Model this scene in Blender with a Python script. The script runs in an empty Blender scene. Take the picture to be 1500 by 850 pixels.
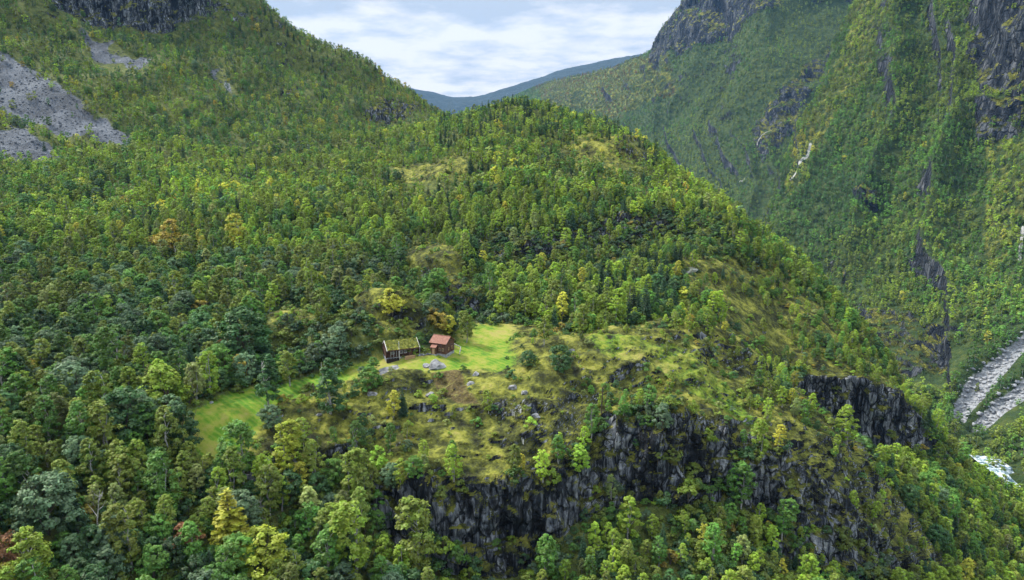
import bpy, math, random
import numpy as np
from mathutils import Vector, Matrix
from mathutils.bvhtree import BVHTree

random.seed(7)
RNG = np.random.default_rng(7)
S = bpy.context.scene
C = S.collection

# ------------------------------------------------------------------ camera, sky, sun, exposure
FPX, PITCH, CAMZ = 1071.0, math.radians(12.5), 260.0
cam_d = bpy.data.cameras.new('camera')
cam_d.sensor_width = 36.0
cam_d.lens = 36.0 * FPX / 1500.0
cam_d.clip_start = 1.0
cam_d.clip_end = 60000.0
cam = bpy.data.objects.new('camera', cam_d)
C.objects.link(cam)
cam.location = (0, 0, CAMZ)
cam.rotation_euler = (math.radians(90) - PITCH, 0, 0)
S.camera = cam

SUN_EL, SUN_AZ = math.radians(48), math.radians(-62)      # azimuth measured clockwise from +Y (the view direction)
w = bpy.data.worlds.new('World')
S.world = w
w.use_nodes = True
nt = w.node_tree
bg = nt.nodes['Background']
sky = nt.nodes.new('ShaderNodeTexSky')
sky.sky_type = 'NISHITA'
sky.sun_disc = False
sky.sun_elevation = SUN_EL
sky.sun_rotation = SUN_AZ
sky.air_density = 1.0
sky.dust_density = 1.5
bg.inputs['Strength'].default_value = 0.10
# broken cloud deck: flattened noise on the view direction
tc = nt.nodes.new('ShaderNodeTexCoord')
sep = nt.nodes.new('ShaderNodeSeparateXYZ'); nt.links.new(tc.outputs['Generated'], sep.inputs[0])
zz = nt.nodes.new('ShaderNodeMath'); zz.operation = 'ADD'; zz.inputs[1].default_value = 0.16
nt.links.new(sep.outputs['Z'], zz.inputs[0])
zm = nt.nodes.new('ShaderNodeMath'); zm.operation = 'MAXIMUM'; zm.inputs[1].default_value = 0.05
nt.links.new(zz.outputs[0], zm.inputs[0])
dx = nt.nodes.new('ShaderNodeMath'); dx.operation = 'DIVIDE'
dy = nt.nodes.new('ShaderNodeMath'); dy.operation = 'DIVIDE'
nt.links.new(sep.outputs['X'], dx.inputs[0]); nt.links.new(zm.outputs[0], dx.inputs[1])
nt.links.new(sep.outputs['Y'], dy.inputs[0]); nt.links.new(zm.outputs[0], dy.inputs[1])
cmb = nt.nodes.new('ShaderNodeCombineXYZ')
nt.links.new(dx.outputs[0], cmb.inputs[0]); nt.links.new(dy.outputs[0], cmb.inputs[1])
n1 = nt.nodes.new('ShaderNodeTexNoise'); n1.inputs['Scale'].default_value = 0.75
n1.inputs['Detail'].default_value = 9; n1.inputs['Roughness'].default_value = 0.55
n1.inputs['Distortion'].default_value = 0.3
nt.links.new(cmb.outputs[0], n1.inputs['Vector'])
cov = nt.nodes.new('ShaderNodeMapRange'); cov.interpolation_type = 'SMOOTHSTEP'
cov.inputs['From Min'].default_value = 0.20; cov.inputs['From Max'].default_value = 0.40
nt.links.new(n1.outputs['Fac'], cov.inputs['Value'])
n2 = nt.nodes.new('ShaderNodeTexNoise'); n2.inputs['Scale'].default_value = 2.6
n2.inputs['Detail'].default_value = 8; n2.inputs['Roughness'].default_value = 0.6
nt.links.new(cmb.outputs[0], n2.inputs['Vector'])
cr = nt.nodes.new('ShaderNodeValToRGB')
cr.color_ramp.elements[0].position = 0.34; cr.color_ramp.elements[0].color = (2.8, 3.1, 3.4, 1)
cr.color_ramp.elements[1].position = 0.56; cr.color_ramp.elements[1].color = (4.9, 4.75, 4.6, 1)
# a thicker blue-grey layer of cloud begins a few degrees above the ridges
ly = nt.nodes.new('ShaderNodeMapRange'); ly.interpolation_type = 'SMOOTHSTEP'
ly.inputs['From Min'].default_value = 0.128; ly.inputs['From Max'].default_value = 0.165
ly.inputs['To Min'].default_value = 0.0; ly.inputs['To Max'].default_value = -0.22
nt.links.new(sep.outputs['Z'], ly.inputs['Value'])
ad = nt.nodes.new('ShaderNodeMath'); ad.operation = 'ADD'
nt.links.new(n2.outputs['Fac'], ad.inputs[0]); nt.links.new(ly.outputs['Result'], ad.inputs[1])
nt.links.new(ad.outputs[0], cr.inputs['Fac'])
mx = nt.nodes.new('ShaderNodeMixRGB')
nt.links.new(cov.outputs['Result'], mx.inputs['Fac'])
nt.links.new(sky.outputs['Color'], mx.inputs['Color1'])
# an overcast sky is brighter overhead than at the horizon
br = nt.nodes.new('ShaderNodeMapRange'); br.inputs['From Min'].default_value = 0.15; br.inputs['From Max'].default_value = 0.9
br.inputs['To Min'].default_value = 1.0; br.inputs['To Max'].default_value = 3.0
nt.links.new(sep.outputs['Z'], br.inputs['Value'])
vmu = nt.nodes.new('ShaderNodeVectorMath'); vmu.operation = 'SCALE'
nt.links.new(cr.outputs['Color'], vmu.inputs[0]); nt.links.new(br.outputs['Result'], vmu.inputs['Scale'])
nt.links.new(vmu.outputs[0], mx.inputs['Color2'])
nt.links.new(mx.outputs['Color'], bg.inputs['Color'])

sun_d = bpy.data.lights.new('sun', 'SUN')
sun_d.energy = 3.0
sun_d.angle = math.radians(7)
sun_d.color = (1.0, 0.95, 0.86)
sun = bpy.data.objects.new('sun', sun_d)
C.objects.link(sun)
sdir = Vector((math.sin(SUN_AZ) * math.cos(SUN_EL), math.cos(SUN_AZ) * math.cos(SUN_EL), math.sin(SUN_EL)))
sun.rotation_euler = sdir.to_track_quat('Z', 'Y').to_euler()
sun.location = (0, 0, 600)

S.view_settings.view_transform = 'Standard'
S.view_settings.look = 'None'
S.view_settings.exposure = 1.20
HAZE = 0.000038
S.view_settings.gamma = 1.0
S.view_settings.use_curve_mapping = False
S.render.engine = 'CYCLES'
cy = S.cycles
cy.max_bounces = 4; cy.diffuse_bounces = 2; cy.glossy_bounces = 1; cy.transmission_bounces = 2
cy.transparent_max_bounces = 4; cy.volume_bounces = 0
cy.use_denoising = True
cy.use_adaptive_sampling = True
cy.adaptive_threshold = 0.02
cy.sample_clamp_indirect = 4
cy.caustics_reflective = False; cy.caustics_refractive = False

# ------------------------------------------------------------------ small maths helpers
def to_world(px, py, r):
    a = (np.asarray(px, float) - 750.0) / FPX
    v = -(np.asarray(py, float) - 425.0) / FPX
    y = math.cos(PITCH) + v * math.sin(PITCH)
    z = -math.sin(PITCH) + v * math.cos(PITCH)
    h = np.hypot(a, y)
    return np.stack([a / h * r, y / h * r, z / h * r + CAMZ], -1)

def project(P):
    P = np.asarray(P, float)
    X, Y, Z = P[..., 0], P[..., 1], P[..., 2] - CAMZ
    d = Y * math.cos(PITCH) - Z * math.sin(PITCH)
    u = Y * math.sin(PITCH) + Z * math.cos(PITCH)
    dd = np.where(d > 1, d, 1)
    return 750 + FPX * X / dd, 425 - FPX * u / dd, d

def _hash(i, j, k, s):
    h = (i * 374761393 + j * 668265263 + k * 2147483647 + s * 974634777) & 0xFFFFFFFF
    h = ((h ^ (h >> 13)) * 1274126177) & 0xFFFFFFFF
    h = ((h ^ (h >> 16)) * 2246822519) & 0xFFFFFFFF
    return ((h ^ (h >> 15)) & 0xFFFFFF) / float(0xFFFFFF)

def vnoise(P, seed=0):
    P = np.asarray(P, float)
    I = np.floor(P).astype(np.int64)
    f = P - I
    f = f * f * f * (f * (f * 6 - 15) + 10)
    r = 0
    for a in (0, 1):
        wa = f[..., 0] if a else 1 - f[..., 0]
        for b in (0, 1):
            wb = f[..., 1] if b else 1 - f[..., 1]
            for c in (0, 1):
                wc = f[..., 2] if c else 1 - f[..., 2]
                r = r + wa * wb * wc * _hash(I[..., 0] + a, I[..., 1] + b, I[..., 2] + c, seed)
    return r * 2 - 1

def fbm(P, scale, octs=4, seed=0, gain=0.5):
    P = np.asarray(P, float) / scale
    r, amp = 0, 1.0
    for o in range(octs):
        r = r + amp * vnoise(P, seed + o * 17)
        P = P * 2.03 + 11.3
        amp *= gain
    return r

def ridged(P, scale, octs=4, seed=0):
    P = np.asarray(P, float) / scale
    r, amp = 0, 1.0
    for o in range(octs):
        r = r + amp * (1 - 2 * np.abs(vnoise(P, seed + o * 13)))
        P = P * 2.07 + 5.1
        amp *= 0.5
    return r

def pchip(x, Y, xq):
    """monotone cubic interpolation of Y (n, ...) at xq"""
    x = np.asarray(x, float); Y = np.asarray(Y, float); xq = np.asarray(xq, float)
    n = len(x)
    sh = (n - 1,) + (1,) * (Y.ndim - 1)
    h = np.diff(x).reshape(sh)
    d = np.diff(Y, axis=0) / h
    m = np.zeros_like(Y)
    m[0], m[-1] = d[0], d[-1]
    if n > 2:
        w1 = 2 * h[1:] + h[:-1]; w2 = h[1:] + 2 * h[:-1]
        prod = d[:-1] * d[1:]
        with np.errstate(divide='ignore', invalid='ignore'):
            mm = (w1 + w2) / (w1 / d[:-1] + w2 / d[1:])
        m[1:-1] = np.where(prod > 0, mm, 0)
    xq = np.clip(xq, x[0], x[-1])
    k = np.clip(np.searchsorted(x, xq, 'right') - 1, 0, n - 2)
    shq = (len(xq),) + (1,) * (Y.ndim - 1)
    hh = (x[k + 1] - x[k]).reshape(shq)
    t = (xq - x[k]).reshape(shq) / hh
    t2, t3 = t * t, t * t * t
    return ((2 * t3 - 3 * t2 + 1) * Y[k] + (t3 - 2 * t2 + t) * hh * m[k]
            + (-2 * t3 + 3 * t2) * Y[k + 1] + (t3 - t2) * hh * m[k + 1])

def pip(poly, X, Y):
    inside = np.zeros(X.shape, bool)
    n = len(poly)
    for i in range(n):
        x1, y1 = poly[i]; x2, y2 = poly[(i + 1) % n]
        if y1 == y2: continue
        c = ((y1 > Y) != (y2 > Y)) & (X < (x2 - x1) * (Y - y1) / (y2 - y1) + x1)
        inside ^= c
    return inside

def near_line(pts, X, Y, wd):
    """soft 0..1 band of half width wd round a polyline; wd may vary along it"""
    r = np.zeros(X.shape)
    for i in range(len(pts) - 1):
        (x1, y1), (x2, y2) = pts[i], pts[i + 1]
        L = (x2 - x1) ** 2 + (y2 - y1) ** 2
        t = np.clip(((X - x1) * (x2 - x1) + (Y - y1) * (y2 - y1)) / L, 0, 1)
        dd = np.hypot(X - x1 - t * (x2 - x1), Y - y1 - t * (y2 - y1))
        r = np.maximum(r, np.clip(1.5 - dd / wd, 0, 1))
    return r

def grid_blur(A, n=1):
    for _ in range(n):
        A = A.copy()
        A[1:-1, :] = (A[:-2, :] + 2 * A[1:-1, :] + A[2:, :]) / 4
        A[:, 1:-1] = (A[:, :-2] + 2 * A[:, 1:-1] + A[:, 2:]) / 4
    return A

def grid_normals(G):
    du = np.gradient(G, axis=1); dv = np.gradient(G, axis=0)
    N = np.cross(du, dv)
    N /= np.linalg.norm(N, axis=-1, keepdims=True) + 1e-9
    return N

def sheet_mesh(name, G, mat, cols):
    nv, nu = G.shape[:2]
    me = bpy.data.meshes.new(name)
    me.vertices.add(nv * nu)
    me.vertices.foreach_set('co', G.reshape(-1).astype(np.float32))
    a = (np.arange(nv - 1)[:, None] * nu + np.arange(nu - 1)[None, :]).reshape(-1)
    F = np.stack([a, a + 1, a + nu + 1, a + nu], -1)
    me.loops.add(F.size); me.polygons.add(len(F))
    me.loops.foreach_set('vertex_index', F.reshape(-1).astype(np.int32))
    me.polygons.foreach_set('loop_start', np.arange(0, F.size, 4, dtype=np.int32))
    me.polygons.foreach_set('use_smooth', np.ones(len(F), bool))
    me.update(calc_edges=True)
    for k, A in cols.items():
        at = me.attributes.new(k, 'FLOAT_VECTOR', 'POINT')
        at.data.foreach_set('vector', A.reshape(-1).astype(np.float32))
    me.materials.append(mat)
    o = bpy.data.objects.new(name, me)
    C.objects.link(o)
    o['kind'] = 'structure'
    return o

# ------------------------------------------------------------------ materials
def new_mat(name):
    m = bpy.data.materials.new(name); m.use_nodes = True
    return m, m.node_tree, m.node_tree.nodes['Principled BSDF']

def N(nt, typ, **kw):
    n = nt.nodes.new(typ)
    for k, v in kw.items():
        if k in n.inputs: n.inputs[k].default_value = v
        else: setattr(n, k, v)
    return n

def noise_node(nt, scale, detail=5, rough=0.6, vec=None, dist=0.0):
    n = N(nt, 'ShaderNodeTexNoise', Scale=scale, Detail=detail, Roughness=rough, Distortion=dist)
    if vec is not None: nt.links.new(vec, n.inputs['Vector'])
    return n.outputs['Fac']

def ramp(nt, fac, stops):
    r = nt.nodes.new('ShaderNodeValToRGB')
    e = r.color_ramp.elements
    while len(e) < len(stops): e.new(0.5)
    for i, (p, c) in enumerate(stops):
        e[i].position = p; e[i].color = (*c, 1)
    nt.links.new(fac, r.inputs['Fac'])
    return r.outputs['Color']

def maprange(nt, v, a, b, lo=0.0, hi=1.0):
    m = nt.nodes.new('ShaderNodeMapRange'); m.interpolation_type = 'SMOOTHSTEP'
    m.inputs['From Min'].default_value = a; m.inputs['From Max'].default_value = b
    m.inputs['To Min'].default_value = lo; m.inputs['To Max'].default_value = hi
    nt.links.new(v, m.inputs['Value'])
    return m.outputs['Result']

def math_n(nt, op, a, b=None):
    m = nt.nodes.new('ShaderNodeMath'); m.operation = op
    for i, v in enumerate((a, b)):
        if v is None: continue
        if isinstance(v, (int, float)): m.inputs[i].default_value = v
        else: nt.links.new(v, m.inputs[i])
    return m.outputs[0]

def mixc(nt, f, a, b):
    m = nt.nodes.new('ShaderNodeMixRGB')
    nt.links.new(f, m.inputs['Fac'])
    for i, v in ((1, a), (2, b)):
        if isinstance(v, tuple): m.inputs[i].default_value = (*v, 1)
        else: nt.links.new(v, m.inputs[i])
    return m.outputs['Color']

ROCK0 = 0.50
def nt_val(nt, v):
    n = nt.nodes.new('ShaderNodeValue'); n.outputs[0].default_value = v; return n.outputs[0]
def terrain_material(name, detail=1.0, forest_floor=((0.035, 0.045, 0.014), (0.08, 0.10, 0.025), (0.15, 0.155, 0.04))):
    """detail: size multiplier of the textures (larger for far slopes)"""
    m, nt, p = new_mat(name)
    L = nt.links
    geo = nt.nodes.new('ShaderNodeNewGeometry')
    pos = geo.outputs['Position']
    mp = N(nt, 'ShaderNodeMapping'); mp.inputs['Scale'].default_value = (1 / detail,) * 3
    L.new(pos, mp.inputs['Vector']); P = mp.outputs[0]
    mv = N(nt, 'ShaderNodeMapping'); mv.inputs['Scale'].default_value = (1 / detail, 1 / detail, 0.16 / detail)
    L.new(pos, mv.inputs['Vector']); PV = mv.outputs[0]
    a1 = N(nt, 'ShaderNodeAttribute', attribute_name='cov'); s1 = nt.nodes.new('ShaderNodeSeparateXYZ'); L.new(a1.outputs['Vector'], s1.inputs[0])
    a2 = N(nt, 'ShaderNodeAttribute', attribute_name='cov2'); s2 = nt.nodes.new('ShaderNodeSeparateXYZ'); L.new(a2.outputs['Vector'], s2.inputs[0])
    rock_b, meadow, scree = s1.outputs
    heath, brown, pale = s2.outputs
    nA = noise_node(nt, 0.05, 6, 0.65, P); nB = noise_node(nt, 0.35, 6, 0.65, P); nC = noise_node(nt, 1.6, 4, 0.6, P)
    nW = noise_node(nt, 0.12, 5, 0.6, P, 1.0)
    floor = ramp(nt, nB, [(0.30, forest_floor[0]), (0.5, forest_floor[1]), (0.70, forest_floor[2])])
    # open heath: moss yellow, olive, pale straw and dark heather in patches of different sizes
    mixn = math_n(nt, 'ADD', math_n(nt, 'MULTIPLY', nW, 0.45), math_n(nt, 'ADD', math_n(nt, 'MULTIPLY', nB, 0.4), math_n(nt, 'MULTIPLY', nC, 0.15)))
    hc = ramp(nt, mixn, [(0.40, (0.016, 0.018, 0.009)), (0.46, (0.045, 0.050, 0.014)), (0.51, (0.100, 0.108, 0.022)),
                         (0.57, (0.205, 0.210, 0.035)), (0.66, (0.29, 0.25, 0.08))])
    col = mixc(nt, maprange(nt, math_n(nt, 'ADD', heath, math_n(nt, 'MULTIPLY', math_n(nt, 'SUBTRACT', nB, 0.5), 1.2)), 0.3, 0.7), floor, hc)
    # meadow grass
    mg = ramp(nt, math_n(nt, 'ADD', math_n(nt, 'MULTIPLY', nA, 0.5), math_n(nt, 'MULTIPLY', nB, 0.5)),
              [(0.39, (0.045, 0.12, 0.010)), (0.47, (0.080, 0.175, 0.012)), (0.52, (0.165, 0.205, 0.024)), (0.60, (0.25, 0.225, 0.06)), (0.68, (0.20, 0.16, 0.06))])
    wv = N(nt, 'ShaderNodeTexWave', Scale=0.35, Distortion=2.5, Detail=2.0); wv.bands_direction = 'DIAGONAL'
    L.new(P, wv.inputs['Vector'])
    mg = mixc(nt, maprange(nt, wv.outputs['Fac'], 0.3, 1.0, 0, 0.35), mg, (0.20, 0.235, 0.035))
    col = mixc(nt, maprange(nt, math_n(nt, 'ADD', meadow, math_n(nt, 'ADD', math_n(nt, 'MULTIPLY', math_n(nt, 'SUBTRACT', nB, 0.5), 1.6), math_n(nt, 'MULTIPLY', math_n(nt, 'SUBTRACT', nC, 0.5), 0.7))), 0.30, 0.80), col, mg)
    bc = ramp(nt, math_n(nt, 'ADD', math_n(nt, 'MULTIPLY', nC, 0.5), math_n(nt, 'MULTIPLY', nB, 0.5)), [(0.38, (0.035, 0.030, 0.014)), (0.52, (0.10, 0.075, 0.03)), (0.64, (0.17, 0.16, 0.045))])
    col = mixc(nt, maprange(nt, math_n(nt, 'ADD', brown, math_n(nt, 'MULTIPLY', math_n(nt, 'SUBTRACT', nB, 0.5), 1.0)), 0.4, 0.65), col, bc)
    # rock where the ground is steep: dark water-streaked gneiss
    sn = nt.nodes.new('ShaderNodeSeparateXYZ'); L.new(geo.outputs['True Normal'], sn.inputs[0])
    steep = math_n(nt, 'SUBTRACT', 1.0, math_n(nt, 'ABSOLUTE', sn.outputs['Z']))
    rk = math_n(nt, 'ADD', math_n(nt, 'ADD', steep, math_n(nt, 'MULTIPLY', rock_b, 0.62)), math_n(nt, 'MULTIPLY', math_n(nt, 'SUBTRACT', nW, 0.5), 0.7))
    rf = maprange(nt, math_n(nt, 'ADD', rk, math_n(nt, 'MULTIPLY', math_n(nt, 'SUBTRACT', nB, 0.5), 0.55)), ROCK0 if detail < 2 else 0.71, (ROCK0 if detail < 2 else 0.71) + 0.10)
    vN = noise_node(nt, 0.9, 6, 0.7, PV, 0.4); vM = noise_node(nt, 0.22, 4, 0.6, PV, 0.3)
    rn = math_n(nt, 'ADD', math_n(nt, 'MULTIPLY', vN, 0.55), math_n(nt, 'MULTIPLY', vM, 0.45))
    rc = ramp(nt, rn, [(0.40, (0.010, 0.011, 0.013)), (0.485, (0.036, 0.040, 0.048)), (0.54, (0.17, 0.185, 0.21)), (0.62, (0.42, 0.43, 0.44))])
    ve = N(nt, 'ShaderNodeTexVoronoi', Scale=0.42); ve.feature = 'DISTANCE_TO_EDGE'
    pd = N(nt, 'ShaderNodeVectorMath', operation='ADD'); nz_ = N(nt, 'ShaderNodeTexNoise', Scale=0.8, Detail=3.0); L.new(P, nz_.inputs['Vector'])
    mq = N(nt, 'ShaderNodeMapping'); mq.inputs['Scale'].default_value = (1 / detail, 1 / detail, 0.42 / detail); L.new(pos, mq.inputs['Vector'])
    L.new(mq.outputs[0], pd.inputs[0]); L.new(nz_.outputs['Color'], pd.inputs[1]); L.new(pd.outputs[0], ve.inputs['Vector'])
    crk = maprange(nt, ve.outputs['Distance'], 0.015, 0.09)
    rc = mixc(nt, maprange(nt, ve.outputs['Distance'], 0.015, 0.09, 0.85, 0.0), rc, (0.008, 0.009, 0.010))
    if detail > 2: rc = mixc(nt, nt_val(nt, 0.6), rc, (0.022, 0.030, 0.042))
    # moss and ledges of grass in the rock
    mossf = maprange(nt, math_n(nt, 'ADD', nB, math_n(nt, 'MULTIPLY', math_n(nt, 'SUBTRACT', sn.outputs['Z'], 0.35), 0.5)), 0.59, 0.67)
    rc = mixc(nt, mossf, rc, hc)
    col = mixc(nt, rf, col, rc)
    # scree and pale slabs
    vo = N(nt, 'ShaderNodeTexVoronoi', Scale=1.7 if detail < 2 else 1.0); L.new(P, vo.inputs['Vector'])
    vs = nt.nodes.new('ShaderNodeSeparateColor'); L.new(vo.outputs['Color'], vs.inputs[0])
    sc = ramp(nt, math_n(nt, 'ADD', math_n(nt, 'MULTIPLY', vs.outputs[0], 0.30), math_n(nt, 'MULTIPLY', maprange(nt, nA, 0.35, 0.65), 0.55)),
              [(0.15, (0.025, 0.030, 0.040)), (0.5, (0.065, 0.078, 0.10)), (0.8, (0.15, 0.165, 0.19))])
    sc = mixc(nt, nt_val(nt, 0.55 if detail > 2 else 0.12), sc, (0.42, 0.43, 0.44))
    col = mixc(nt, maprange(nt, math_n(nt, 'ADD', scree, math_n(nt, 'MULTIPLY', math_n(nt, 'SUBTRACT', nB, 0.5), 0.9)), 0.40, 0.60), col, sc)
    col = mixc(nt, maprange(nt, math_n(nt, 'ADD', pale, math_n(nt, 'MULTIPLY', math_n(nt, 'SUBTRACT', nB, 0.5), 1.2)), 0.55, 0.85), col, (0.32, 0.32, 0.31))
    L.new(col, p.inputs['Base Color'])
    p.inputs['Roughness'].default_value = 0.92
    p.inputs['Specular IOR Level'].default_value = 0.15
    # relief
    hgt = math_n(nt, 'ADD', math_n(nt, 'MULTIPLY', nB, 1.3), math_n(nt, 'ADD', math_n(nt, 'MULTIPLY', nC, 0.30), math_n(nt, 'MULTIPLY', math_n(nt, 'MULTIPLY', math_n(nt, 'ADD', vN, math_n(nt, 'MULTIPLY', crk, 0.5)), rf), 1.8)))
    hgt = math_n(nt, 'ADD', hgt, math_n(nt, 'MULTIPLY', math_n(nt, 'MULTIPLY', vo.outputs['Distance'], scree), -0.8))
    fl = math_n(nt, 'SUBTRACT', 1.0, math_n(nt, 'MULTIPLY', meadow, 0.8))
    b = N(nt, 'ShaderNodeBump', Strength=1.0, Distance=1.1 * detail)
    L.new(math_n(nt, 'MULTIPLY', hgt, fl), b.inputs['Height'])
    L.new(b.outputs[0], p.inputs['Normal'])
    return m

M_main = terrain_material('hillside_ground')
M_far = terrain_material('far_slope_ground', 3.0, ((0.015, 0.028, 0.012), (0.035, 0.06, 0.018), (0.08, 0.095, 0.025)))

def leaf_material():
    m, nt, p = new_mat('leaves')
    L = nt.links
    a = N(nt, 'ShaderNodeAttribute', attribute_name='tint'); a.attribute_type = 'INSTANCER'
    at = N(nt, 'ShaderNodeAttribute', attribute_name='leafvar'); at.attribute_type = 'GEOMETRY'
    hs = N(nt, 'ShaderNodeHueSaturation')
    L.new(a.outputs['Color'], hs.inputs['Color'])
    L.new(maprange(nt, at.outputs['Fac'], 0, 1, 0.488, 0.518), hs.inputs['Hue'])
    L.new(maprange(nt, at.outputs['Fac'], 0, 1, 0.72, 1.35), hs.inputs['Value'])
    d = N(nt, 'ShaderNodeBsdfDiffuse'); t = N(nt, 'ShaderNodeBsdfTranslucent')
    g = N(nt, 'ShaderNodeBsdfGlossy', Roughness=0.55)
    L.new(hs.outputs['Color'], d.inputs['Color'])
    h2 = N(nt, 'ShaderNodeHueSaturation', Hue=0.485, Value=1.15)
    L.new(hs.outputs['Color'], h2.inputs['Color']); L.new(h2.outputs['Color'], t.inputs['Color'])
    mx = N(nt, 'ShaderNodeMixShader', Fac=0.24); L.new(d.outputs[0], mx.inputs[1]); L.new(t.outputs[0], mx.inputs[2])
    m2 = N(nt, 'ShaderNodeMixShader', Fac=0.03); L.new(mx.outputs[0], m2.inputs[1]); L.new(g.outputs[0], m2.inputs[2])
    L.new(m2.outputs[0], nt.nodes['Material Output'].inputs['Surface'])
    nt.nodes.remove(p)
    return m

def simple_mat(name, c1, c2, scale=2.0, rough=0.85, bump=0.3, stretch=(1, 1, 1)):
    m, nt, p = new_mat(name)
    tc = nt.nodes.new('ShaderNodeTexCoord')
    mp = N(nt, 'ShaderNodeMapping'); mp.inputs['Scale'].default_value = stretch
    nt.links.new(tc.outputs['Object'], mp.inputs['Vector'])
    f = noise_node(nt, scale, 5, 0.65, mp.outputs[0])
    nt.links.new(ramp(nt, f, [(0.35, c1), (0.65, c2)]), p.inputs['Base Color'])
    p.inputs['Roughness'].default_value = rough
    p.inputs['Specular IOR Level'].default_value = 0.2
    if bump:
        b = N(nt, 'ShaderNodeBump', Strength=bump, Distance=0.1)
        nt.links.new(f, b.inputs['Height']); nt.links.new(b.outputs[0], p.inputs['Normal'])
    return m

M_leaf = leaf_material()
M_bark = simple_mat('pale_bark', (0.16, 0.15, 0.14), (0.48, 0.46, 0.43), 3, stretch=(1, 1, 3))
M_dbark = simple_mat('dark_bark', (0.05, 0.04, 0.03), (0.13, 0.105, 0.08), 3)
M_rock = simple_mat('grey_boulder', (0.07, 0.072, 0.08), (0.32, 0.32, 0.32), 0.9, 0.9, 1.0)
M_rockmoss = simple_mat('mossy_boulder', (0.14, 0.15, 0.07), (0.36, 0.36, 0.32), 0.7, 0.9, 1.0)

# ------------------------------------------------------------------ the spur with the farm, and the slope on the left
U0, U1, DU = -380, 1860, 2.6
U = np.arange(U0, U1 + 1, DU)
def row(pts):
    a = np.array(pts, float)
    return pchip(a[:, 0], a[:, 1:], U)

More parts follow.
